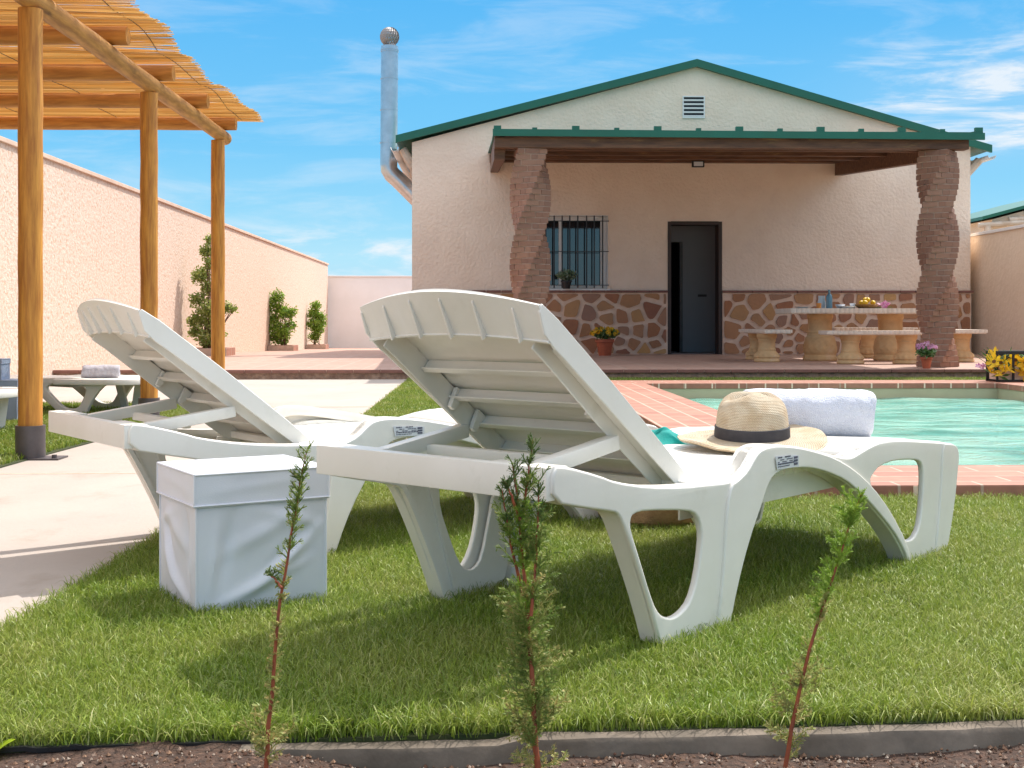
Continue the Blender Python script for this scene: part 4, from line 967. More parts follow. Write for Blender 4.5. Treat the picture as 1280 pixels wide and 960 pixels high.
# round-footed loungers under the pergola
def pool_lounger(label, loc_, rz_):
    t = thing('sun_lounger', label, 'sun lounger', loc_, rz_, 'round footed loungers under the pergola')
    o = [(-1.50, .26), (-.55, .245), (-.30, .262), (-.10, .258), (.0, .240), (.08, .225), (.02, .19), (-.045, .10), (-.085, .0), (-.235, .0), (-.32, .07), (-.40, .14), (-.44, .17), (-1.06, .17), (-1.13, .10), (-1.17, .0), (-1.32, .0), (-1.42, .16), (-1.50, .20)]
    h = [(-.36, .19), (-.33, .215), (-.28, .222), (-.14, .215), (-.085, .20), (-.075, .175), (-.115, .085), (-.14, .055), (-.20, .05), (-.25, .07), (-.32, .14)]
    me = plate(smooth_loop(o, 1), [smooth_loop(h, 1)], .045, .006, lambda x, y, z: (x, .0225 + z, y), M['plastic2'])
    m2 = me.copy()
    for v_ in m2.vertices: v_.co.y = .62 - v_.co.y
    m2.flip_normals(); link('side_frame', me, t); link('side_frame', m2, t)
    poly = []; K = 14
    for k in range(K + 1): a = -math.pi / 2 + math.pi * k / K; poly.append((.08 + .22 * math.cos(a), .31 + .35 * math.sin(a)))
    poly = [(-.30, -.02)] + poly[0:1] + poly[1:] + [(-.30, .64)]
    b = MB(); b.prism(poly, .212, .252, None, lambda x, y, z: (x, y, z - .012 * max(0, x))); b.build('foot_panel', M['plastic'], t, bevel=.012, smooth=True)
    b = MB(); u_ = -1.0
    while u_ < -.34: b.box((u_, .04, .232), (u_ + .045, .58, .250)); u_ += .055
    b.build('seat', M['plastic'], t)
    b = MB(); b.prism([(-1.0, .245), (-1.62, .62), (-1.64, .60), (-1.02, .225)], .05, .57, None, lambda x, z, h: (x, h, z)); b.build('backrest', M['plastic'], t, bevel=.008)
    b = MB(); b.box((.06, .42, .0), (.13, .52, .215), None, Matrix.Rotation(R(8), 4, 'Y')); b.box((-.02, .46, 0), (.03, .50, .2), None, Matrix.Rotation(R(-14), 4, 'Y')); b.build('leg', M['plastic2'], t, bevel=.008)
    return t
M['plastic2'] = mat('aged_grey_plastic', (0.78, 0.73, 0.65), 0.5, (0.70, 0.65, 0.57), 5)
L3 = G(99, 521); l3 = pool_lounger('white plastic lounger under the pergola with a rolled grey towel on its rounded foot end', (L3.x + .12, L3.y, 0), R(-6))
L4 = G(12, 548); l4 = pool_lounger('white plastic lounger under the pergola, cut off by the left edge of the view', (-2.95, 6.75, 0), R(-8))

# ------------------------------------------------------------------ things on and round the loungers
def uvmesh(name, vs, fs, uvs, m):
    me = bpy.data.meshes.new(name); me.from_pydata(vs, [], fs); ul = me.uv_layers.new(name='UVMap')
    for p in me.polygons:
        for li in p.loop_indices: ul.data[li].uv = uvs[p.index][li - p.loop_start]
    me.materials.append(m); finish_smooth(me, 60); return me
hc = LW(.835, .300, .306)
hat = thing('straw_hat', 'wide brimmed straw sun hat with a black ribbon on the nearest lounger', 'hat', hc + Vector((0, 0, .012)), R(0)); hat.rotation_euler = (R(6), R(-1), 0)
def hat_lathe(name, prof, parent, m, n=96, fn=None, vscale=1):
    vs = []; fs = []; uvs = []; Ls = [0]
    for a, b in zip(prof, prof[1:]): Ls.append(Ls[-1] + math.hypot(a[0] - b[0], a[1] - b[1]))
    for (r, z) in prof:
        for k in range(n):
            t = 2 * math.pi * k / n; vs.append(fn(r, z, t) if fn else (r * math.cos(t), r * math.sin(t), z))
    for i in range(len(prof) - 1):
        for k in range(n):
            fs.append((i * n + k, i * n + (k + 1) % n, (i + 1) * n + (k + 1) % n, (i + 1) * n + k))
            uvs.append([(k / n, Ls[i] * vscale), ((k + 1) / n, Ls[i] * vscale), ((k + 1) / n, Ls[i + 1] * vscale), (k / n, Ls[i + 1] * vscale)])
    o = link(name, uvmesh(name, vs, fs, uvs, m), parent); md = o.modifiers.new('thick', 'SOLIDIFY'); md.thickness = .003; md.offset = 0
    return o
def brimf(r, z, t):
    e = (r - .09) / .095
    return (r * math.cos(t) * 1.02, r * math.sin(t) * .97, z + (.010 * math.sin(2 * t + .6) * e * e - .004 * e) + .0015 * math.sin(9 * t) * e)
hat_lathe('brim', [(.085 + .1 * k / 14, .016 + (.001 * k / 14)) for k in range(15)] + [(.187, .014), (.184, .011)], hat, M['straw'], fn=brimf, vscale=4.2)
def crownf(r, z, t):
    c, s = math.cos(t), math.sin(t); x = r * c * 1.04; y = r * s * .95
    top = max(0, (z - .085) / .05)
    dent = .055 * math.exp(-((x + .005) / .055) ** 2 - (y / .028) ** 2) * min(1, top)
    side_ = .012 * top * math.exp(-((c - .3) / .5) ** 2) * abs(s)
    return (x, y * (1 - .12 * top) - side_ * (1 if s > 0 else -1), z - dent + .003 * math.sin(3 * t) * top)
cp = [(.0895, .014), (.0895, .03), (.088, .05), (.086, .07), (.083, .088), (.078, .103), (.070, .117), (.060, .127), (.048, .134), (.036, .138), (.022, .140), (.008, .141), (.001, .141)]
cp2 = []
for a, b in zip(cp, cp[1:]):
    for k in range(3): cp2.append((a[0] + (b[0] - a[0]) * k / 3, a[1] + (b[1] - a[1]) * k / 3))
crown = hat_lathe('crown', cp2 + [cp[-1]], hat, M['straw'], fn=crownf, vscale=4.2)
b = MB(); bd = [(.0935, .018), (.0938, .020), (.0925, .045), (.0905, .047), (.089, .046)]
b.lathe(bd, (0, 0, 0), 72, None); 
for i, v in enumerate(b.v): b.v[i] = (v[0] * 1.04, v[1] * .95, v[2])
b.f = b.f[:-2]; b.m = b.m[:-2]; b.build('ribbon', M['band'], hat, smooth=True)

def towel(name, label, centre, ang, length, ra, rb, m, turns=2.74, fold=.9):
    t = thing(name, label, 'towel', centre, ang)
    rr = random.Random(5); N = 120; nl = 26
    prof = []
    for i in range(N + 1):   # spiral, squashed by its own weight
        f_ = i / N; a = 2 * math.pi * turns * f_; r = .34 + .66 * f_
        x = ra * r * math.copysign(abs(math.cos(a)) ** fold, math.cos(a)); z = rb * r * math.copysign(abs(math.sin(a)) ** fold, math.sin(a))
        prof.append((x, z + rb))
    vs = []; fs = []
    for j in range(nl + 1):
        e = abs(2 * j / nl - 1); sh = 1 - .07 * e ** 8
        for (x, z) in prof:
            ww = .004 * math.sin(j * .5 + x * 30) + rr.uniform(-.0008, .0008)
            vs.append((-length / 2 + length * j / nl + .006 * math.sin(x * 40 + z * 30) * (1 if e > .9 else 0), x * sh + ww * .5, rb + (z - rb) * sh + ww * .4))
    k = N + 1
    for j in range(nl):
        for i in range(N): fs.append((j * k + i, (j + 1) * k + i, (j + 1) * k + i + 1, j * k + i + 1))
    me = bpy.data.meshes.new('towel_roll'); me.from_pydata(vs, [], fs); me.materials.append(m); finish_smooth(me, 70)
    o = link('towel_roll', me, t); md = o.modifiers.new('thick', 'SOLIDIFY'); md.thickness = .10 * ra * 1.9 / turns * 1.8; md.offset = -1
    md2 = o.modifiers.new('sub', 'SUBSURF'); md2.levels = 1; md2.render_levels = 1
    tx = bpy.data.textures.new('terry', 'CLOUDS'); tx.noise_scale = .02; md3 = o.modifiers.new('fluff', 'DISPLACE'); md3.texture = tx; md3.strength = .005; md3.mid_level = .5
    return t
tc_ = (G(1090, 549, .315) + G(945, 549, .315)) / 2
towel('rolled_towel', 'thick rolled white bath towel lying behind the straw hat', Vector((tc_.x - .0, tc_.y + .06, .318)), R(-2), .335, .072, .064, M['towel'], 2.73, .86)
tp = D(126, 473, 8.55)
towel('rolled_towel', 'rolled grey striped towel on the lounger beside the pergola posts', Vector((tp.x, tp.y, .252)), R(14), .24, .050, .043, M['towel_grey'], 2.74)

# white fabric storage box
FOLDS = [(.55, .25, .80, .60, .05, 1.0), (.70, .42, .75, .66, .035, -.7), (.35, .12, .93, .36, .04, .8), (.80, .62, .95, -.3, .05, .7), (.25, .55, .2, .98, .05, -.5), (.60, .60, .90, .43, .06, .5), (.12, .30, .1, .99, .03, .5), (.5, .9, .9, .1, .04, .4)]
def fabric_box(name, label, cat, p0, p1, p3, h, m, lid=True, group=None, fold=.010, z0=0):
    """p0 near corner, p1 along one side, p3 along the other"""
    u_ = (p1 - p0); v_ = (p3 - p0); t = thing(name, label, cat, (p0.x, p0.y, z0), 0, group)
    rr = random.Random(8)
    def surf(a, c_, zz, off):  # point on unit square outline
        return p0 * 0 + u_ * a + v_ * c_ + Vector((0, 0, zz))
    n = 40; nzv = 40; ring = []
    for k in range(4 * n):
        s_, q = divmod(k, n); f_ = q / n
        ring.append([(f_, 0), (1, f_), (1 - f_, 1), (0, 1 - f_)][s_])
    def body(z0_, z1_, grow, wr, seed, top):
        vs = []; fs = []; K = len(ring)
        for j in range(nzv + 1):
            z = z0_ + (z1_ - z0_) * j / nzv
            for (a, c_) in ring:
                aa = .5 + (a - .5) * (1 + grow); cc_ = .5 + (c_ - .5) * (1 + grow); e = min(1, 6 * min(max(a * (1 - a), c_ * (1 - c_)), .17)) * math.sin(math.pi * min(1, max(0, j / nzv)))
                zz_ = z / h; q_ = a if c_ in (0, 1) else c_
                w = 0
                for (fx_, fz_, dx_, dz_, wd, am) in FOLDS: w += am * math.exp(-(((q_ - fx_) * dz_ - (zz_ - fz_) * dx_) / wd) ** 2) * math.exp(-(((q_ - fx_) * dx_ + (zz_ - fz_) * dz_) / .42) ** 2)
                w = wr * e * (w + .15 * math.sin(9 * q_ + 5 * zz_ + seed))
                p = u_ * aa + v_ * cc_ + Vector((0, 0, z)); d = Vector(((a - .5), (c_ - .5), 0)); dn = (u_ * (1 if a == 1 else -1 if a == 0 else 0) + v_ * (1 if c_ == 1 else -1 if c_ == 0 else 0))
                if dn.length: dn.normalize()
                vs.append(p + dn * w)
        for j in range(nzv):
            for k in range(K): fs.append((j * K + k, j * K + (k + 1) % K, (j + 1) * K + (k + 1) % K, (j + 1) * K + k))
        if top:
            c0 = len(vs); vs.append(u_ * .5 + v_ * .5 + Vector((0, 0, z1_ + .004)))
            for k in range(K): fs.append((nzv * K + k, nzv * K + (k + 1) % K, c0))
        b = MB(); b.add(vs, fs); return b
    bo = body(-.005, h * .80, -.035, fold, .5, True).build('box_body', m, t, smooth=True)
    if lid:
        lo_ = body(h * .76, h, .0, fold * .25, 2.0, True).build('lid', m, t, smooth=True, bevel=0)
        e_ = MB(); K = len(ring)
        pts = [u_ * a + v_ * c_ + Vector((0, 0, h * .765)) for a, c_ in ring]; pts.append(pts[0]); e_.tube([(p - (u_ + v_) * .5) * 1.01 + (u_ + v_) * .5 + Vector((0, 0, h * .765 - p.z)) for p in pts], .0022, 6)
        pts = [u_ * a + v_ * c_ + Vector((0, 0, h - .002)) for a, c_ in ring]; pts.append(pts[0]); e_.tube(pts, .0028, 6)
        for a, c_ in ((0, 0), (1, 0), (1, 1), (0, 1)): e_.tube([u_ * a + v_ * c_ + Vector((0, 0, h * .77)), u_ * a + v_ * c_ + Vector((0, 0, h))], .0026, 6)
        e_.build('piping', m, lo_, smooth=True)
    for a, c_ in ((0, 0), (1, 0), (1, 1), (0, 1)):
        s_ = MB()
        q = [(.5 + (a - .5) * .966), (.5 + (c_ - .5) * .966)]; s_.tube([u_ * q[0] + v_ * q[1] + Vector((0, 0, 0)), u_ * q[0] + v_ * q[1] + Vector((0, 0, h * .78))], .0028, 6)
        s_.build('seam', m, bo, smooth=True)
    return t
q0_ = G(243, 771); q1 = G(411, 750); q3 = G(197, 741)
hb = CH - (596 - HY) * 1.0 / (FPX / (q0_.y)) ; hb = CH - (592 - HY) / (FPX / q0_.y)
fabric_box('fabric_box', 'white lidded fabric storage box standing on the grass in front of the loungers', 'storage box', q0_, q1, q3, hb, M['boxfab'], fold=.016)
bx = Vector((-3.13, 7.75, 0))
fabric_box('fabric_box', 'blue grey fabric box beside the left-edge lounger, lower of its pair', 'storage box', bx, bx + Vector((.255, .03, 0)), bx + Vector((-.02, .25, 0)), .27, M['bluefab'], group='blue grey fabric boxes under the pergola', fold=.003)
fabric_box('fabric_box', 'small blue grey fabric box standing on top of another box at the left edge', 'storage box', bx + Vector((-.06, .03, 0)), bx + Vector((.155, .04, 0)), bx + Vector((-.07, .2, 0)), .13, M['bluefab'], group='blue grey fabric boxes under the pergola', fold=.002, z0=.272)

# burlap basket with towels behind the nearest lounger
bk_c = G(826, 662); bk_c.y += .16
bsk = thing('basket', 'round burlap beach basket on the grass behind the nearest lounger', 'basket', (bk_c.x, bk_c.y, 0))
b = MB(); b.lathe([(.15, 0), (.175, .02), (.185, .08), (.178, .15), (.165, .20), (.172, .205), (.160, .212), (.150, .20), (.15, .15), (.02, .13)], (0, 0, 0), 40, None, lambda t, z, r: 1 + .03 * math.sin(5 * t + 20 * z))
b.build('basket_body', M['burlap'], bsk, smooth=True)
for a0 in (0, math.pi):
    b = MB(); b.tube([(.14 * math.cos(a0) , .1 * math.sin(k / 10 * math.pi * 2 - 9) * .0 + (-.06 + .12 * k / 10), .19 + .09 * math.sin(math.pi * k / 10)) for k in range(11)], .006, 8)
    b.build('handle', M['burlap'], bsk, smooth=True)
def cloth(name, label, c, sx, sy, m, amp, seed, cat, zf_=None, thick=.006):
    n = 40; vs = []; fs = []
    for j in range(n + 1):
        for i in range(n + 1):
            a = -1 + 2 * i / n; d = -1 + 2 * j / n
            z = amp * (math.sin(4 * a + 3 * d + seed) + .6 * math.sin(9 * a - 5 * d + seed) * .6) - (zf_ or .03) * (a * a + d * d)
            vs.append((sx * a + .012 * math.sin(6 * d + seed), sy * d + .012 * math.sin(5 * a), z))
    for j in range(n):
        for i in range(n): fs.append((j * (n + 1) + i, j * (n + 1) + i + 1, (j + 1) * (n + 1) + i + 1, (j + 1) * (n + 1) + i))
    me = bpy.data.meshes.new(name); me.from_pydata(vs, [], fs); me.materials.append(m); finish_smooth(me, 80)
    o = link(name, me); o.location = c; md = o.modifiers.new('thick', 'SOLIDIFY'); md.thickness = thick
    tag(o, label, cat); return o
tq = D(846, 552, 3.72)
cloth('teal_cloth', 'teal green beach cloth lying on the nearest lounger, left of the straw hat', LW(.81, .575, .335), .080, .060, M['teal'], .008, 1.2, 'cloth')
wq = D(806, 541, 3.80)
cloth('white_cloth', 'small white towel bundled on the basket behind the nearest lounger', Vector((wq.x - .02, 3.84, wq.z + .006)), .075, .06, M['towel'], .006, 4.1, 'towel', .02, .02)

# ================================================================== TERRACE FURNITURE
def pedestal(name, t, x, y, hgt, r, ornate):
    b = MB()
    def fn(th, z, rr_):
        zz = z / hgt
        if ornate and .14 < zz < .52: return 1 + .085 * abs(math.sin(7 * th + 9 * math.sin(zz * 18))) * math.sin(math.pi * (zz - .14) / .38)
        if not ornate and .12 < zz < .36: return 1 + .10 * abs(math.sin(7 * th)) * math.sin(math.pi * (zz - .12) / .24)
        return 1
    P = ([(1.0, 0), (1.06, .03), (1.04, .09), (.96, .13), (1.0, .18), (.99, .25), (.94, .34), (.90, .44), (.88, .50), (.80, .53), (.78, .58), (.82, .61), (.74, .65), (.73, .80), (.75, .88), (.80, .92), (.80, 1.0)] if ornate else
         [(1.0, 0), (1.05, .04), (1.0, .10), (.93, .13), (.97, .17), (.92, .24), (.84, .31), (.76, .36), (.70, .40), (.72, .44), (.66, .50), (.66, .70), (.72, .76), (.70, .80), (.80, .88), (.82, 1.0)])
    pr_ = []
    for (a, c_) in zip(P, P[1:]):
        for k in range(3): pr_.append(((a[0] + (c_[0] - a[0]) * k / 3) * r, (a[1] + (c_[1] - a[1]) * k / 3) * hgt))
    pr_.append((P[-1][0] * r, hgt))
    b.lathe(pr_, (0, 0, 0), 72, None, fn)
    me = b.mesh(name, M['gstone'], smooth=True); o = link(name, me, t); o.location = (x - t.location.x, y - t.location.y, 0); return o
def slab(name, t, x0, x1, y0, y1, z0, z1):
    b = MB(); poly = []
    def edge(a, c_, n):
        for k in range(n):
            f_ = k / n; p = Vector(a).lerp(Vector(c_), f_); d = (Vector(c_) - Vector(a)).normalized(); nn = Vector((d.y, -d.x)); o_ = .007 * abs(math.sin(f_ * n / 4 * math.pi)); poly.append((p.x + nn.x * o_, p.y + nn.y * o_))
    ox, oy = t.location.x, t.location.y
    c4 = [(x0 - ox, y0 - oy), (x1 - ox, y0 - oy), (x1 - ox, y1 - oy), (x0 - ox, y1 - oy)]
    for i in range(4):
        L_ = (Vector(c4[(i + 1) % 4]) - Vector(c4[i])).length; edge(c4[i], c4[(i + 1) % 4], int(L_ / .016))
    b.prism(poly, z0, z1); b.prism([(p[0] * 1.0, p[1]) for p in [(c4[0][0] + .015, c4[0][1] + .015), (c4[1][0] - .015, c4[1][1] + .015), (c4[2][0] - .015, c4[2][1] - .015), (c4[3][0] + .015, c4[3][1] - .015)]], z0 - .012, z0 - .0005)
    return b.build(name, M['gslab'], t)
TBL = thing('stone_table', 'long carved stone table with two pedestals on the porch terrace', 'table', (5.1, 16.95, TZ))
tx0 = D(989, 390, 16.5).x; tx1 = tx0 + 1.85
pedestal('pedestal', TBL, D(1025, 450, 16.95).x, 16.95, .64, .22, True); pedestal('pedestal', TBL, D(1113, 450, 16.95).x, 16.95, .64, .22, True)
slab('table_top', TBL, tx0, tx1, 16.5, 17.4, .654, .715)
def bench(label, x0, x1, y0, y1, peds, h=.42):
    t = thing('stone_bench', label, 'bench', ((x0 + x1) / 2, (y0 + y1) / 2, TZ), group='stone benches around the stone table')
    for (x, y) in peds: pedestal('pedestal', t, x, y, h - .055, .165, False)
    slab('bench_top', t, x0, x1, y0, y1, h - .042, h); return t
fx0 = D(1029, 415, 15.6).x; bench('carved stone bench in front of the stone table, partly behind the brick column', fx0, fx0 + 1.45, 15.42, 15.82, [(D(1063, 455, 15.62).x, 15.62), (D(1133, 455, 15.62).x, 15.62)])
bx0 = D(1041, 410, 18.1).x; bench('carved stone bench behind the stone table, nearest the house wall', bx0, D(1101, 410, 18.1).x + .5, 17.95, 18.3, [(D(1086, 448, 18.1).x, 18.12), (D(1130, 448, 18.1).x, 18.12)], .45)
bench('carved stone bench at the left end of the stone table', 3.72, 4.08, 16.1, 17.75, [(D(959, 452, 16.4).x, 16.42), (D(946, 449, 17.5).x, 17.45)], .43)
bench('carved stone bench at the right end of the stone table, beyond the brick column', 6.22, 6.66, 16.1, 17.6, [(D(1203, 453, 16.3).x, 16.35), (D(1203, 453, 16.3).x, 17.3)], .43)
# tableware
TT = TZ + .716
def tw(px, y=16.8): return Vector((D(px, 385, y).x, y, TT))
def lathe_thing(name, label, cat, p, prof, m, group=None, n=24):
    b = MB(); b.lathe(prof, (0, 0, 0), n, m); o = b.build(name, m, None, smooth=True); o.location = p; return tag(o, label, cat, group)
lathe_thing('bottle', 'tall blue glass bottle standing on the stone table', 'bottle', tw(1036.5), [(.040, 0), (.042, .01), (.042, .15), (.034, .18), (.016, .20), (.015, .235), (.018, .24), (.018, .255)], M['bottle'])
M['clear'] = mat('thick_clear_glass', (0.55, 0.60, 0.62), 0.05); 
lathe_thing('jug', 'squat clear glass jug beside the blue bottle', 'jug', tw(1027, 16.9), [(.050, 0), (.056, .02), (.058, .08), (.045, .13), (.05, .175), (.048, .175)], M['clear'])
lathe_thing('drinking_glass', 'glass of orange drink on the stone table', 'glass', tw(1023.5, 16.7), [(.03, 0), (.034, .06), (.036, .07)], M['orange'])
for i, (px, w_, h_, lab) in enumerate(((1003, .11, .022, 'flat white plate at the left end of the stone table'), (1050, .07, .055, 'white coffee cup in the middle of the stone table'), (1058, .13, .03, 'shallow grey white dish in the middle of the stone table'), (1066, .045, .07, 'small white sugar bowl beside the fruit bowl'))):
    lathe_thing(('plate', 'cup', 'dish', 'sugar_bowl')[i], lab, ('plate', 'cup', 'dish', 'bowl')[i], tw(px, 16.75 + .08 * (i % 2)), [(w_ * .55, 0), (w_ * .7, h_ * .4), (w_, h_), (w_ * .95, h_), (w_ * .5, h_ * .35)], M['china'])
fb_p = tw(1083, 16.8)
fbw = lathe_thing('fruit_bowl', 'wide brown wicker bowl of yellow fruit on the stone table', 'bowl', fb_p, [(.10, 0), (.13, .02), (.165, .055), (.155, .055), (.10, .02)], M['bowlwood'])
rr = random.Random(2)
for k in range(8):
    b = MB(); b.lathe([(.004, -.045), (.02, -.036), (.034, -.012), (.036, .006), (.028, .028), (.012, .040), (.004, .046)], (0, 0, 0), 14, M['lemon']); o = b.build('lemon', M['lemon'], None, smooth=True)
    a = k * 2.1; o.location = fb_p + Vector((.09 * math.cos(a) * (1 if k < 6 else .2), .08 * math.sin(a) * (1 if k < 6 else .2), .075 if k < 6 else .115)); o.rotation_euler = (1.4, a, a)
    tag(o, 'yellow lemon piled in the wicker bowl on the stone table', 'lemon', 'lemons in the fruit bowl')
def petals(b, c, r, n, m, mc, tilt=0, rnd=random, cup=.35):
    q0 = rnd.uniform(0, 6); ax = Matrix.Rotation(rnd.uniform(-.9, .9), 3, 'X') @ Matrix.Rotation(rnd.uniform(-.9, .9), 3, 'Y')
    ax = Matrix.Rotation(R(tilt), 3, 'X') @ ax
    for k in range(n):
        a = q0 + 2 * math.pi * k / n; d = Vector((math.cos(a), math.sin(a), 0)); s = Vector((-math.sin(a), math.cos(a), 0)); w = r * 1.7 / n
        vs = [d * r * .15 - s * w * .4, d * r * .15 + s * w * .4, d * r * .65 + s * w + Vector((0, 0, r * cup * .7)), d * r + Vector((0, 0, r * cup)), d * r * .65 - s * w + Vector((0, 0, r * cup * .7))]
        b.add([c + ax @ v for v in vs], [(0, 1, 2, 3, 4)], m)
    if mc: vs = [c + ax @ (Vector((math.cos(2 * math.pi * k / 6) * r * .25, math.sin(2 * math.pi * k / 6) * r * .25, r * .08))) for k in range(6)]; b.add(vs, [tuple(range(6))], mc)
fl_ = thing('cut_flower', 'pale pink and white flower lying on the stone table beside the fruit bowl', 'flower', tw(1103))
b = MB(); rr = random.Random(4)
for k in range(5): petals(b, Vector((.03 * k - .05, 0, .04 + .01 * (k % 2))), .06, 5, M['pwhite'] if 'pwhite' in M else M['pflower'], None, 60, rr)
b.build('petals', None, fl_, fix=False)
b = MB(); b.tube([(-.1, 0, .01), (.14, .02, .02)], .005, 6); b.build('stem', M['potleaf'], fl_)

# ------------------------------------------------------------------ plants
def leaf(b, p, d, L_, w, m=None, rr=random):
    d = d.normalized(); s = d.cross(Vector((rr.uniform(-1, 1), rr.uniform(-1, 1), rr.uniform(-1, 1)))).normalized(); n = d.cross(s)
    b.add([p, p + d * L_ * .5 + s * w + n * L_ * .08, p + d * L_, p + d * L_ * .5 - s * w + n * L_ * .08], [(0, 1, 2, 3)], m)
def rdir(rr, up=.3): return Vector((rr.gauss(0, 1), rr.gauss(0, 1), rr.gauss(0, 1) * .7 + up)).normalized()
def shrub(label, base, clumps, lm, nleaf, L_, seed, stems, group):
    t = thing('shrub', label, 'shrub', base, group=group); rr = random.Random(seed)
    b = MB(); tot = sum(c[3] ** 2 for c in clumps)
    for (x, y, z, r) in clumps:
        for _ in range(int(nleaf * r * r / tot)):
            d = rdir(rr, 0); p = Vector((x, y, z)) + Vector((d.x * .9, d.y * .6, d.z)) * r * rr.uniform(.35, 1.08); leaf(b, p, rdir(rr, .2), L_ * rr.uniform(.7, 1.2), L_ * .27, None, rr)
    b.build('foliage', lm, t, fix=False)
    b = MB()
    for (x, y, z, r) in clumps:
        b.tube([(stems * rr.uniform(-1, 1), 0, .05), (x * .4, y * .4, z * .5), (x, y, z)], [.012, .008, .004], 6)
        for _ in range(3): d = rdir(rr) * r * .8; b.tube([(x * .6, y * .6, z * .7), (x + d.x, y + d.y * .6, z + d.z)], [.005, .002], 5)
    b.build('stem', M['bark'], t); return t
def planter(label, base, lx, ly, h):
    t = thing('planter', label, 'planter', base, group='brick planters along the pink wall'); b = MB(); w = .07
    b.box((0, 0, -.3), (lx, w, h)); b.box((0, ly - w, -.3), (lx, ly, h)); b.box((0, w, -.3), (w, ly - w, h)); b.box((lx - w, w, -.3), (lx, ly - w, h)); b.build('planter_box', M['planter_brick'], t)
    b = MB(); b.box((w, w, -.2), (lx - w, ly - w, h - .04)); b.build('planter_soil', M['soil'], t)
def tz_at(y): return TZ if y < HYF + .3 else TZ + (-.17 - TZ) * (y - HYF - .3) / (38.7 - HYF - .3)
def wallplant(px0, px1, y, ptop, clumps_px, lab, lab2, mt, n, seed):
    z = tz_at(y); a = D(px0, 430, y).x; c = D(px1, 430, y).x; a = max(a, WX + .01)
    planter(lab2, (a, y, z), c - a, .7, .12)
    s = FPX / y; base = Vector(((a + c) / 2, y + .3, z + .06)); cl_ = []
    for (px, py, rpx) in clumps_px:
        p = D(px, py, y + .3); cl_.append((p.x - base.x, random.uniform(-.1, .1), p.z - base.z, rpx / s))
    shrub(lab, base, cl_, mt, n, .065, seed, .1, 'shrubs in brick planters')
wallplant(229, 283, 19.45, 290, [(262, 300, 8), (258, 315, 11), (265, 330, 10), (250, 345, 13), (262, 360, 13), (247, 375, 11), (262, 388, 12), (285, 385, 8), (250, 400, 12), (268, 405, 12), (243, 415, 9), (258, 424, 12), (275, 418, 9), (240, 402, 6), (292, 387, 4)],
          'tall loose olive green shrub climbing the pink wall behind the last pergola post', 'brick planter of the tall shrub, nearest of the three', M['leafy2'], 3600, 1)
wallplant(331, 367, 27.5, 362, [(347, 371, 10), (342, 382, 12), (352, 388, 10), (340, 398, 10), (358, 393, 10), (366, 390, 7), (345, 410, 13), (355, 415, 11), (340, 422, 9), (352, 425, 10), (362, 407, 9)],
          'bushy bright green shrub on the pink wall, middle of the three', 'brick planter of the bushy middle shrub', M['leafy'], 3800, 2)
wallplant(378, 407, 33.5, 374, [(395, 382, 7), (392, 392, 9), (400, 396, 8), (392, 405, 10), (398, 412, 9), (393, 421, 8), (401, 403, 7)],
          'small bright green shrub on the pink wall, nearest the white end wall', 'brick planter of the small shrub by the white end wall', M['leafy'], 3000, 3)

def flower_pot(name, label, base, r, h, fol, flow, lm, fm, centre, nf, rf, seed, hf, potm, squash=1):
    t = thing(name, label, 'potted plant', base); b = MB(); rr = random.Random(seed)
    b.lathe([(r * .68, 0), (r * .95, h * .8), (r * 1.08, h * .82), (r * 1.08, h), (r * .96, h), (r * .94, h * .88), (.01, h * .86)], (0, 0, 0), 28, None); b.build('pot', potm, t, smooth=True)
    b = MB()
    for _ in range(fol): d = rdir(rr, .2); p = Vector((0, 0, h + hf * .4)) + Vector((d.x * hf * squash, d.y * hf * squash, d.z * hf * .5)) * rr.uniform(.3, 1); leaf(b, p, rdir(rr, .5), .05 * hf / .12, .012 * hf / .12, None, rr)
    for _ in range(10): b.tube([(rr.uniform(-.3, .3) * r, rr.uniform(-.3, .3) * r, h * .8), (rr.uniform(-1, 1) * hf * squash * .7, rr.uniform(-1, 1) * hf * .6, h + hf * rr.uniform(.4, .9))], .003, 4)
    b.build('foliage', lm, t, fix=False)
    if nf:
        b = MB()
        for _ in range(nf):
            d = rdir(rr, .3); d.z = abs(d.z); p = Vector((0, 0, h + hf * .45 + (hf * .35 if not centre else 0))) + Vector((d.x * hf * squash, d.y * hf * squash, d.z * hf * .6)); petals(b, p, rf, 8 if centre else 5, fm, centre, 55, rr)
        b.build('flowers', None, t, fix=False)
    return t
yp = D(756, 444, 19.55); flower_pot('flower_pot', 'terracotta pot of yellow daisies against the flagstone wall beside the door', (yp.x, 19.55, TZ), .14, .26, 500, 1, M['potleaf'], M['yflower'], M['brownc'], 80, .038, 3, .17, M['potclay'], 1.25)
pp = D(1158, 462, 13.98); flower_pot('flower_pot', 'small terracotta pot of pink flowers at the foot of the right brick column', (pp.x, 13.98, TZ), .062, .13, 260, 1, M['potleaf'], M['pflower'], None, 46, .024, 4, .12, M['potclay'], .9)
hp = D(708, 362, HYF - .11); wpo = flower_pot('herb_pot', 'black pot with a grey green herb on the sill of the barred window', (hp.x, HYF - .12, Z0 - .001), .085, .13, 420, 0, mat('herb_leaf', (.2, .28, .16), .6, isl=[(0.16, 0.25, 0.12), (0.30, 0.36, 0.26), (0.10, 0.18, 0.07)], trans=.25), None, None, 0, 0, 6, .17, M['black'], .85)

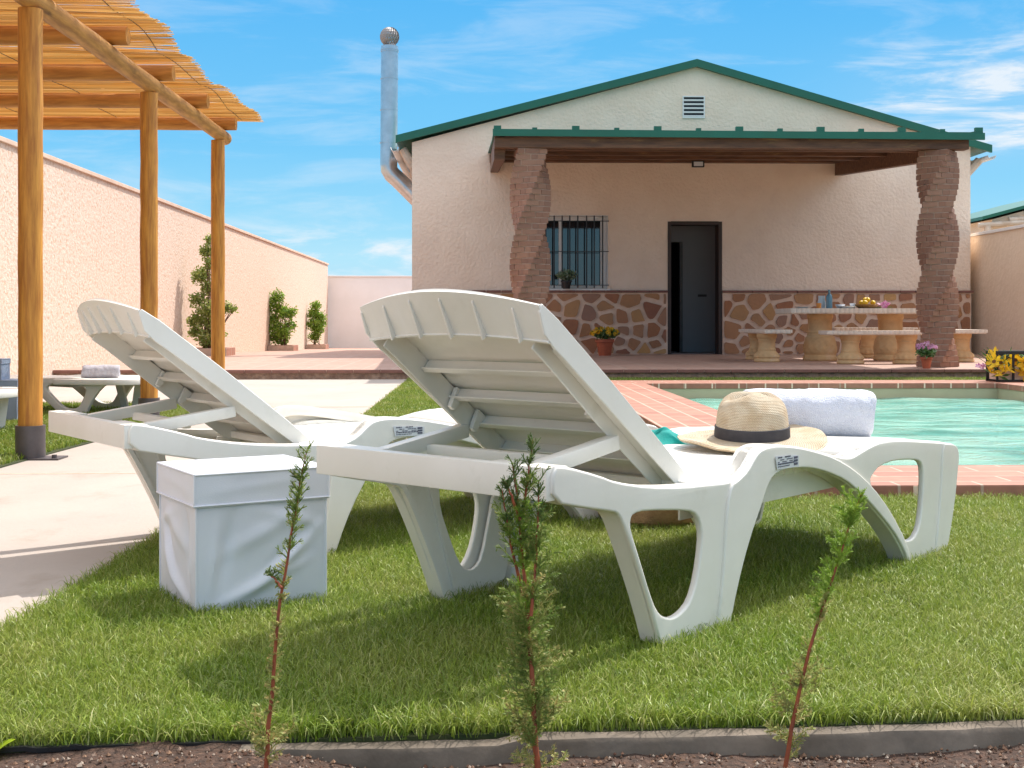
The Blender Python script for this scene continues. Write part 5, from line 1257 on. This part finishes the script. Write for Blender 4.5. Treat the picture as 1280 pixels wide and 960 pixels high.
# black lantern with yellow lilies on the pool corner
lp = D(1262, 475, 12.05); LNX = D(1243, 470, 12.05).x
lan = thing('lantern_planter', 'black framed lantern box with yellow and orange lilies on the far pool corner', 'planter', (LNX, 12.0, DZ))
b = MB(); w_, d_, h_ = .62, .26, .30
for x in (0, .16, w_ - .02):
    for y in (0, d_ - .02): b.box((x, y, 0), (x + .02, y + .02, h_))
for y in (0, d_ - .02): b.box((.0, y - .001, h_ - .03), (w_, y + .021, h_ + .002)); b.box((0, y - .001, 0), (w_, y + .021, .018))
b.box((0, d_ - .03, .018), (w_, d_ - .022, h_ - .03)); b.build('frame', M['black'], lan, bevel=.002)
b = MB(); b.box((.022, .03, .02), (w_ - .03, d_ - .035, .15)); b.build('inner_box', M['wmortar'], lan)
b = MB(); rr = random.Random(9)
for k in range(26): petals(b, Vector((rr.uniform(-.10, .6), rr.uniform(-.07, .12), rr.uniform(.07, .26))), .085, 6, M['yflower'], M['brownc'], 70, rr, .5)
for k in range(5): petals(b, Vector((rr.uniform(-.19, -.11), rr.uniform(-.03, .05), rr.uniform(.12, .20))), .03, 5, M['pflower'], None, 60, rr)
b.build('flowers', None, lan, fix=False)
b = MB()
for k in range(90): leaf(b, Vector((rr.uniform(-.05, .55), rr.uniform(-.03, .15), rr.uniform(.05, .25))), rdir(rr, .4), .11, .014, None, rr)
for k in range(5): b.tube([(0.02, .02, .1), (-.12 + k * .01, 0, .2 + .03 * k), (-.22 + .03 * k, -.01, .26 + .02 * k)], .003, 5)
b.build('foliage', M['potleaf'], lan, fix=False)

# young cypresses in the bed
def sprig(b, p, d, L_, m, rr, depth=2, w=.0022):
    """a flat branchlet with overlapping scale leaves"""
    d = d.normalized(); n = max(3, int(L_ / .0042)); q = Vector(p); s = d.cross(Vector((rr.uniform(-.4, .4), -1, rr.uniform(-.4, .4)))).normalized()
    for k in range(n):
        dd = (d + Vector((0, 0, .05))).normalized(); step = dd * (L_ / n)
        f = 1 - .55 * k / n
        for sg in (-1, 1):
            a = (dd * .8 + s * sg * .75).normalized(); nn = a.cross(s).normalized()
            b.add([q, q + a * .0055 * f + nn * w * .6 * f, q + a * .0080 * f, q + a * .005 * f - nn * w * .6 * f], [(0, 1, 2, 3)], m)
        sd = dd.cross(s).normalized()
        b.add([q - s * w * .55 * f, q + s * w * .55 * f, q + step * 1.3 + s * w * .4 * f, q + step * 1.3 - s * w * .4 * f], [(0, 1, 2, 3)], m)
        b.add([q - sd * w * .55 * f, q + sd * w * .55 * f, q + step * 1.3 + sd * w * .4 * f, q + step * 1.3 - sd * w * .4 * f], [(0, 1, 2, 3)], m)
        q = q + step
        if depth > 0 and k % 2 == 1 and k < n - 1:
            sg = 1 if (k // 2) % 2 else -1
            sprig(b, q, d * .9 + s * sg * .8 + Vector((0, 0, .15)), L_ * rr.uniform(.28, .45) * (1 - .5 * k / n), m, rr, depth - 1, w)
    return q
def path_at(pts, f):
    n = len(pts) - 1; i = min(int(f * n), n - 1); return pts[i].lerp(pts[i + 1], f * n - i)
def cypress(label, y, leaders, tone, seed, rs_=.0045, spec=None):
    """leaders: list of pixel paths; spec: (f0,f1,count,length,material key)"""
    b0 = D(*leaders[0][0], y); t = thing('young_cypress', label, 'sapling', (b0.x, y, soil_z(b0.x, y)), group='young cypresses planted in the soil bed'); rr = random.Random(seed)
    st = MB(); fo = {}
    for li, (path, specs) in enumerate(zip(leaders, spec)):
        pts = [D(px, py, y + (0 if li == 0 else rr.uniform(-.015, .015))) - t.location for px, py in path]
        fine = [path_at(pts, k / 16) + Vector((rr.uniform(-.001, .001), rr.uniform(-.001, .001), 0)) for k in range(17)]
        r0 = rs_ * (1 if li == 0 else .6); st.tube(fine, [r0 * (1 - .8 * k / 16) for k in range(17)], 8)
        for (f0, f1, cnt, L_, mk, up) in specs:
            fb_ = fo.setdefault(mk, MB())
            for k in range(cnt):
                f = rr.uniform(f0, f1); p = path_at(pts, f); a = rr.uniform(0, 2 * math.pi)
                d = Vector((math.cos(a), math.sin(a) * .7, up + rr.uniform(-.15, .25))); LL = L_ * rr.uniform(.55, 1.15)
                sprig(fb_, p, d, LL, None, rr, 2 if LL > .03 else 1)
    st.build('stem', M['redstem'], t, smooth=True)
    for mk, mb_ in fo.items(): mb_.build('foliage', M[mk], t, fix=False)
    return t
cypress('thin young cypress with a bare red stem in front of the white fabric box', 1.78, [[(333, 962), (336, 900), (343, 840), (346, 780), (356, 715), (366, 660), (374, 610), (384, 562)], [(352, 735), (342, 722), (332, 715)]], 0, 21, .0035,
        [[(0, .12, 14, .045, 'cyp_dry', .5), (.12, .6, 70, .013, 'cyp_dry', .5), (.5, .62, 6, .018, 'cyp_mid', .6), (.6, 1.0, 60, .021, 'cyp_mid', .9)], [(.4, 1, 8, .013, 'cyp_dark', .6)]])
cypress('bushy young cypress with several leaders in front of the nearest lounger', 1.80, [[(672, 962), (668, 900), (664, 840), (660, 780), (655, 720), (650, 670), (646, 620), (641, 580)], [(655, 745), (640, 690), (633, 650), (628, 610)], [(652, 690), (655, 640), (660, 590), (667, 550)], [(664, 770), (670, 700), (672, 650), (674, 600)], [(650, 650), (640, 620), (630, 600)]], 1, 22, .0045,
        [[(0, .10, 10, .05, 'cyp_dry', .3), (.04, .5, 44, .058, 'cyp_mid', .8), (.08, .5, 34, .055, 'cyp_dry', .7), (.35, .8, 40, .036, 'cyp_lime', 1.1), (.75, 1, 22, .022, 'cyp_dark', 1.1)], [(.2, .7, 26, .032, 'cyp_mid', .9), (.6, 1, 16, .02, 'cyp_dark', 1.2)], [(.1, .6, 26, .03, 'cyp_mid', .9), (.5, 1, 22, .02, 'cyp_dark', 1.2)], [(.1, .7, 34, .034, 'cyp_mid', .8), (.6, 1, 18, .022, 'cyp_dark', 1.1)], [(.2, 1, 14, .018, 'cyp_dark', 1.1)]])
cypress('leaning young cypress with lime green tips near the right edge of the bed', 1.84, [[(981, 960), (990, 905), (1003, 850), (1018, 790), (1033, 745), (1048, 700), (1060, 660), (1077, 618)]], 2, 23, .0036,
        [[(0, .32, 30, .038, 'cyp_dry', .5), (.25, .55, 30, .020, 'cyp_dry', .7), (.46, .95, 54, .034, 'cyp_lime', 1.0), (.85, 1, 12, .02, 'cyp_lime', 1.3)]])
# lime leaf in the corner, dead straw
lfp = G(2, 955, -.03); t = thing('bedding_plant', 'lime green leaf of a bedding plant at the bottom left corner', 'plant', (lfp.x - .03, lfp.y - .02, -.04))
b = MB(); n = 10
for (ax, lx, lz, a0) in ((0, .055, .045, .3), (1, .05, .03, 2.4), (2, .045, .035, 4.2)):
    vs = [Vector((0, 0, 0))]; 
    for k in range(n + 1):
        f_ = k / n; w = .016 * math.sin(math.pi * f_) ** .7; c = Vector((lx * f_, 0, lz * math.sin(f_ * 1.6))); vs += [c + Vector((0, w, .003)), c + Vector((0, -w, .003))]
    rot = Matrix.Rotation(a0, 3, 'Z'); fs = [(1 + 2 * k, 2 + 2 * k, 4 + 2 * k, 3 + 2 * k) for k in range(n)]
    b.add([rot @ v for v in vs], fs)
b.build('leaf', M['lime'], t, fix=False, smooth=True)
sp_ = G(415, 928, -.035); b = MB(); rr = random.Random(3)
for k in range(14): a = rr.uniform(-.5, .45); b.tube([(0 + rr.uniform(-.01, .01), rr.uniform(-.006, .006), .004), (-.03 * math.cos(a), -.03 * math.sin(a) * .5, .008 + .012 * math.sin(a)), (-.055 * math.cos(a) * rr.uniform(.5, 1), .02 * math.sin(a), .002 + .016 * abs(math.sin(a)))], .0009, 4)
o = b.build('dead_grass_tuft', M['straw_dead']); o.location = sp_; tag(o, 'tuft of dead straw coloured grass on the soil below the lawn edge', 'dead grass')

# ================================================================== GRASS
rng = np.random.default_rng(5)
def inside_poly_x(y, side): return border_x(y)
def blades(name, P, Lh, Wd, lean, m, label, curl=1.0):
    n = len(P); az_ = rng.uniform(0, 2 * np.pi, n); L_ = Lh * rng.uniform(.55, 1.25, n); w = Wd * rng.uniform(.7, 1.2, n)
    ln = lean * rng.uniform(.2, 1.5, n); dx_ = np.cos(az_); dy_ = np.sin(az_)
    fa = rng.uniform(0, 2 * np.pi, n); sx = np.cos(fa); sy = np.sin(fa)
    lv_ = [(0, 1.0, 0), (.45, .9, .22), (.8, .6, .62), (1.0, 0, 1.0)]
    V = np.zeros((n, 7, 3)); k = 0
    for (f_, wf, cf) in lv_:
        cx = P[:, 0] + dx_ * L_ * ln * cf; cy = P[:, 1] + dy_ * L_ * ln * cf; cz = P[:, 2] + L_ * f_ * np.sqrt(np.maximum(.15, 1 - (ln * cf) ** 2 * .8))
        if wf > 0:
            V[:, k] = np.stack([cx - sx * w * wf / 2, cy - sy * w * wf / 2, cz], 1); V[:, k + 1] = np.stack([cx + sx * w * wf / 2, cy + sy * w * wf / 2, cz], 1); k += 2
        else: V[:, k] = np.stack([cx, cy, cz], 1); k += 1
    base = (np.arange(n) * 7)[:, None]
    quads = np.concatenate([base + np.array([[0, 1, 3, 2]]), base + np.array([[2, 3, 5, 4]])], 1).reshape(-1, 4); tris = base + np.array([[4, 5, 6]])
    me = bpy.data.meshes.new(name); me.vertices.add(n * 7); me.vertices.foreach_set('co', V.reshape(-1).astype(np.float32))
    loops = np.concatenate([quads.reshape(-1), tris.reshape(-1)]); me.loops.add(len(loops)); me.loops.foreach_set('vertex_index', loops.astype(np.int32))
    nq = len(quads); nt_ = len(tris); me.polygons.add(nq + nt_)
    me.polygons.foreach_set('loop_start', np.concatenate([np.arange(nq) * 4, nq * 4 + np.arange(nt_) * 3]).astype(np.int32))
    try: me.polygons.foreach_set('loop_total', np.concatenate([np.full(nq, 4), np.full(nt_, 3)]).astype(np.int32))
    except Exception: pass
    me.update(calc_edges=True); me.validate(); me.materials.append(m)
    o = link(name, me); return tag(o, label, 'grass', kind='stuff')
bxs = np.vectorize(border_x)
def scatter(x0, x1, y0, y1, dens, test):
    n = int((x1 - x0) * (y1 - y0) * dens); x = rng.uniform(x0, x1, n); y = rng.uniform(y0, y1, n); k = test(x, y); return x[k], y[k]
def patchy(x, y):   # thinner and taller tufts
    return .5 + .25 * np.sin(7 * x + 3 * y) * np.sin(5 * y - 2 * x) + .25 * np.sin(23 * x + 11 * np.sin(9 * y))
ca, cb2 = CURB
def lawn_ok(x, y): return (x > bxs(y) + rng.normal(0, .008, len(x))) & (y > ca.y + (cb2.y - ca.y) * (x - ca.x) / (cb2.x - ca.x) + .006) & ~((x > PX0 - .005) & (y > PY0 - .005) & (y < PY3 + .005))
parts = []
for (y0, y1, x0, x1, dens) in ((1.8, 2.7, -1.05, 1.7, 52000), (2.7, 3.7, -1.05, 2.1, 36000), (3.7, 5.0, -1.05, 2.6, 22000)):
    x, y = scatter(x0, x1, y0, y1, dens, lawn_ok); parts.append(np.stack([x, y, np.full_like(x, -.006)], 1))
P = np.concatenate(parts)
# a shallow seam between turf rolls
sa = G(1040, 690); sb2 = G(1275, 860); sd_ = np.abs((P[:, 0] - sa.x) * (sb2.y - sa.y) - (P[:, 1] - sa.y) * (sb2.x - sa.x)) / math.hypot(sb2.x - sa.x, sb2.y - sa.y)
P = P[(sd_ > .012) | (rng.uniform(0, 1, len(P)) < .35)]
pt = patchy(P[:, 0], P[:, 1]); blades('grass', P, .030 + .010 * pt, .0020, .85, M['grass'], 'short green turf blades under and around the white loungers')
# longer fringe hanging over the edging
x = rng.uniform(-1.0, 1.6, 3600); y = ca.y + (cb2.y - ca.y) * (x - ca.x) / (cb2.x - ca.x) + rng.uniform(.0, .045, len(x))
blades('grass', np.stack([x, y, np.full_like(x, -.01)], 1), .050, .0026, .85, M['grass'], 'longer grass blades fringing the edge of the lawn above the concrete edging')
x, y = scatter(-1.1, 3.9, 5.0, TY - .02, 9000, lambda x, y: lawn_ok(x, y) & (x < PX0 - .01)); parts = [np.stack([x, y, np.full_like(x, -.006)], 1)]
x, y = scatter(.9, 8.2, PY3 + .01, TY - .02, 5200, lambda x, y: x > PX0 - .02); parts.append(np.stack([x, y, np.full_like(x, -.006)], 1))
x, y = scatter(2.5, 5.6, 3.2, PY0 - .01, 9000, lambda x, y: y > 3.2); parts.append(np.stack([x, y, np.full_like(x, -.006)], 1))
P = np.concatenate(parts); blades('grass', P, .034, .0052, .6, M['grass'], 'green turf between the patio and the pool deck and along the terrace step')
# lawn under the pergola
sheet('pergola_lawn_ground', [(-4.15, 4.2), (-2.10, 4.2), (-2.06, 5.8), (-1.95, 8.2), (-1.93, 9.5), (-4.15, 9.5)], .006, M['thatch'], drop=.004)
gx = lambda y: np.interp(y, [4.2, 5.8, 8.2, 9.5], [-2.12, -2.08, -1.97, -1.95])
x, y = scatter(-4.12, -1.9, 4.2, 9.48, 9000, lambda x, y: x < gx(y)); blades('grass', np.stack([x, y, np.full_like(x, .004)], 1), .034, .0046, .6, M['grass'], 'rectangular patch of green turf under the pergola')
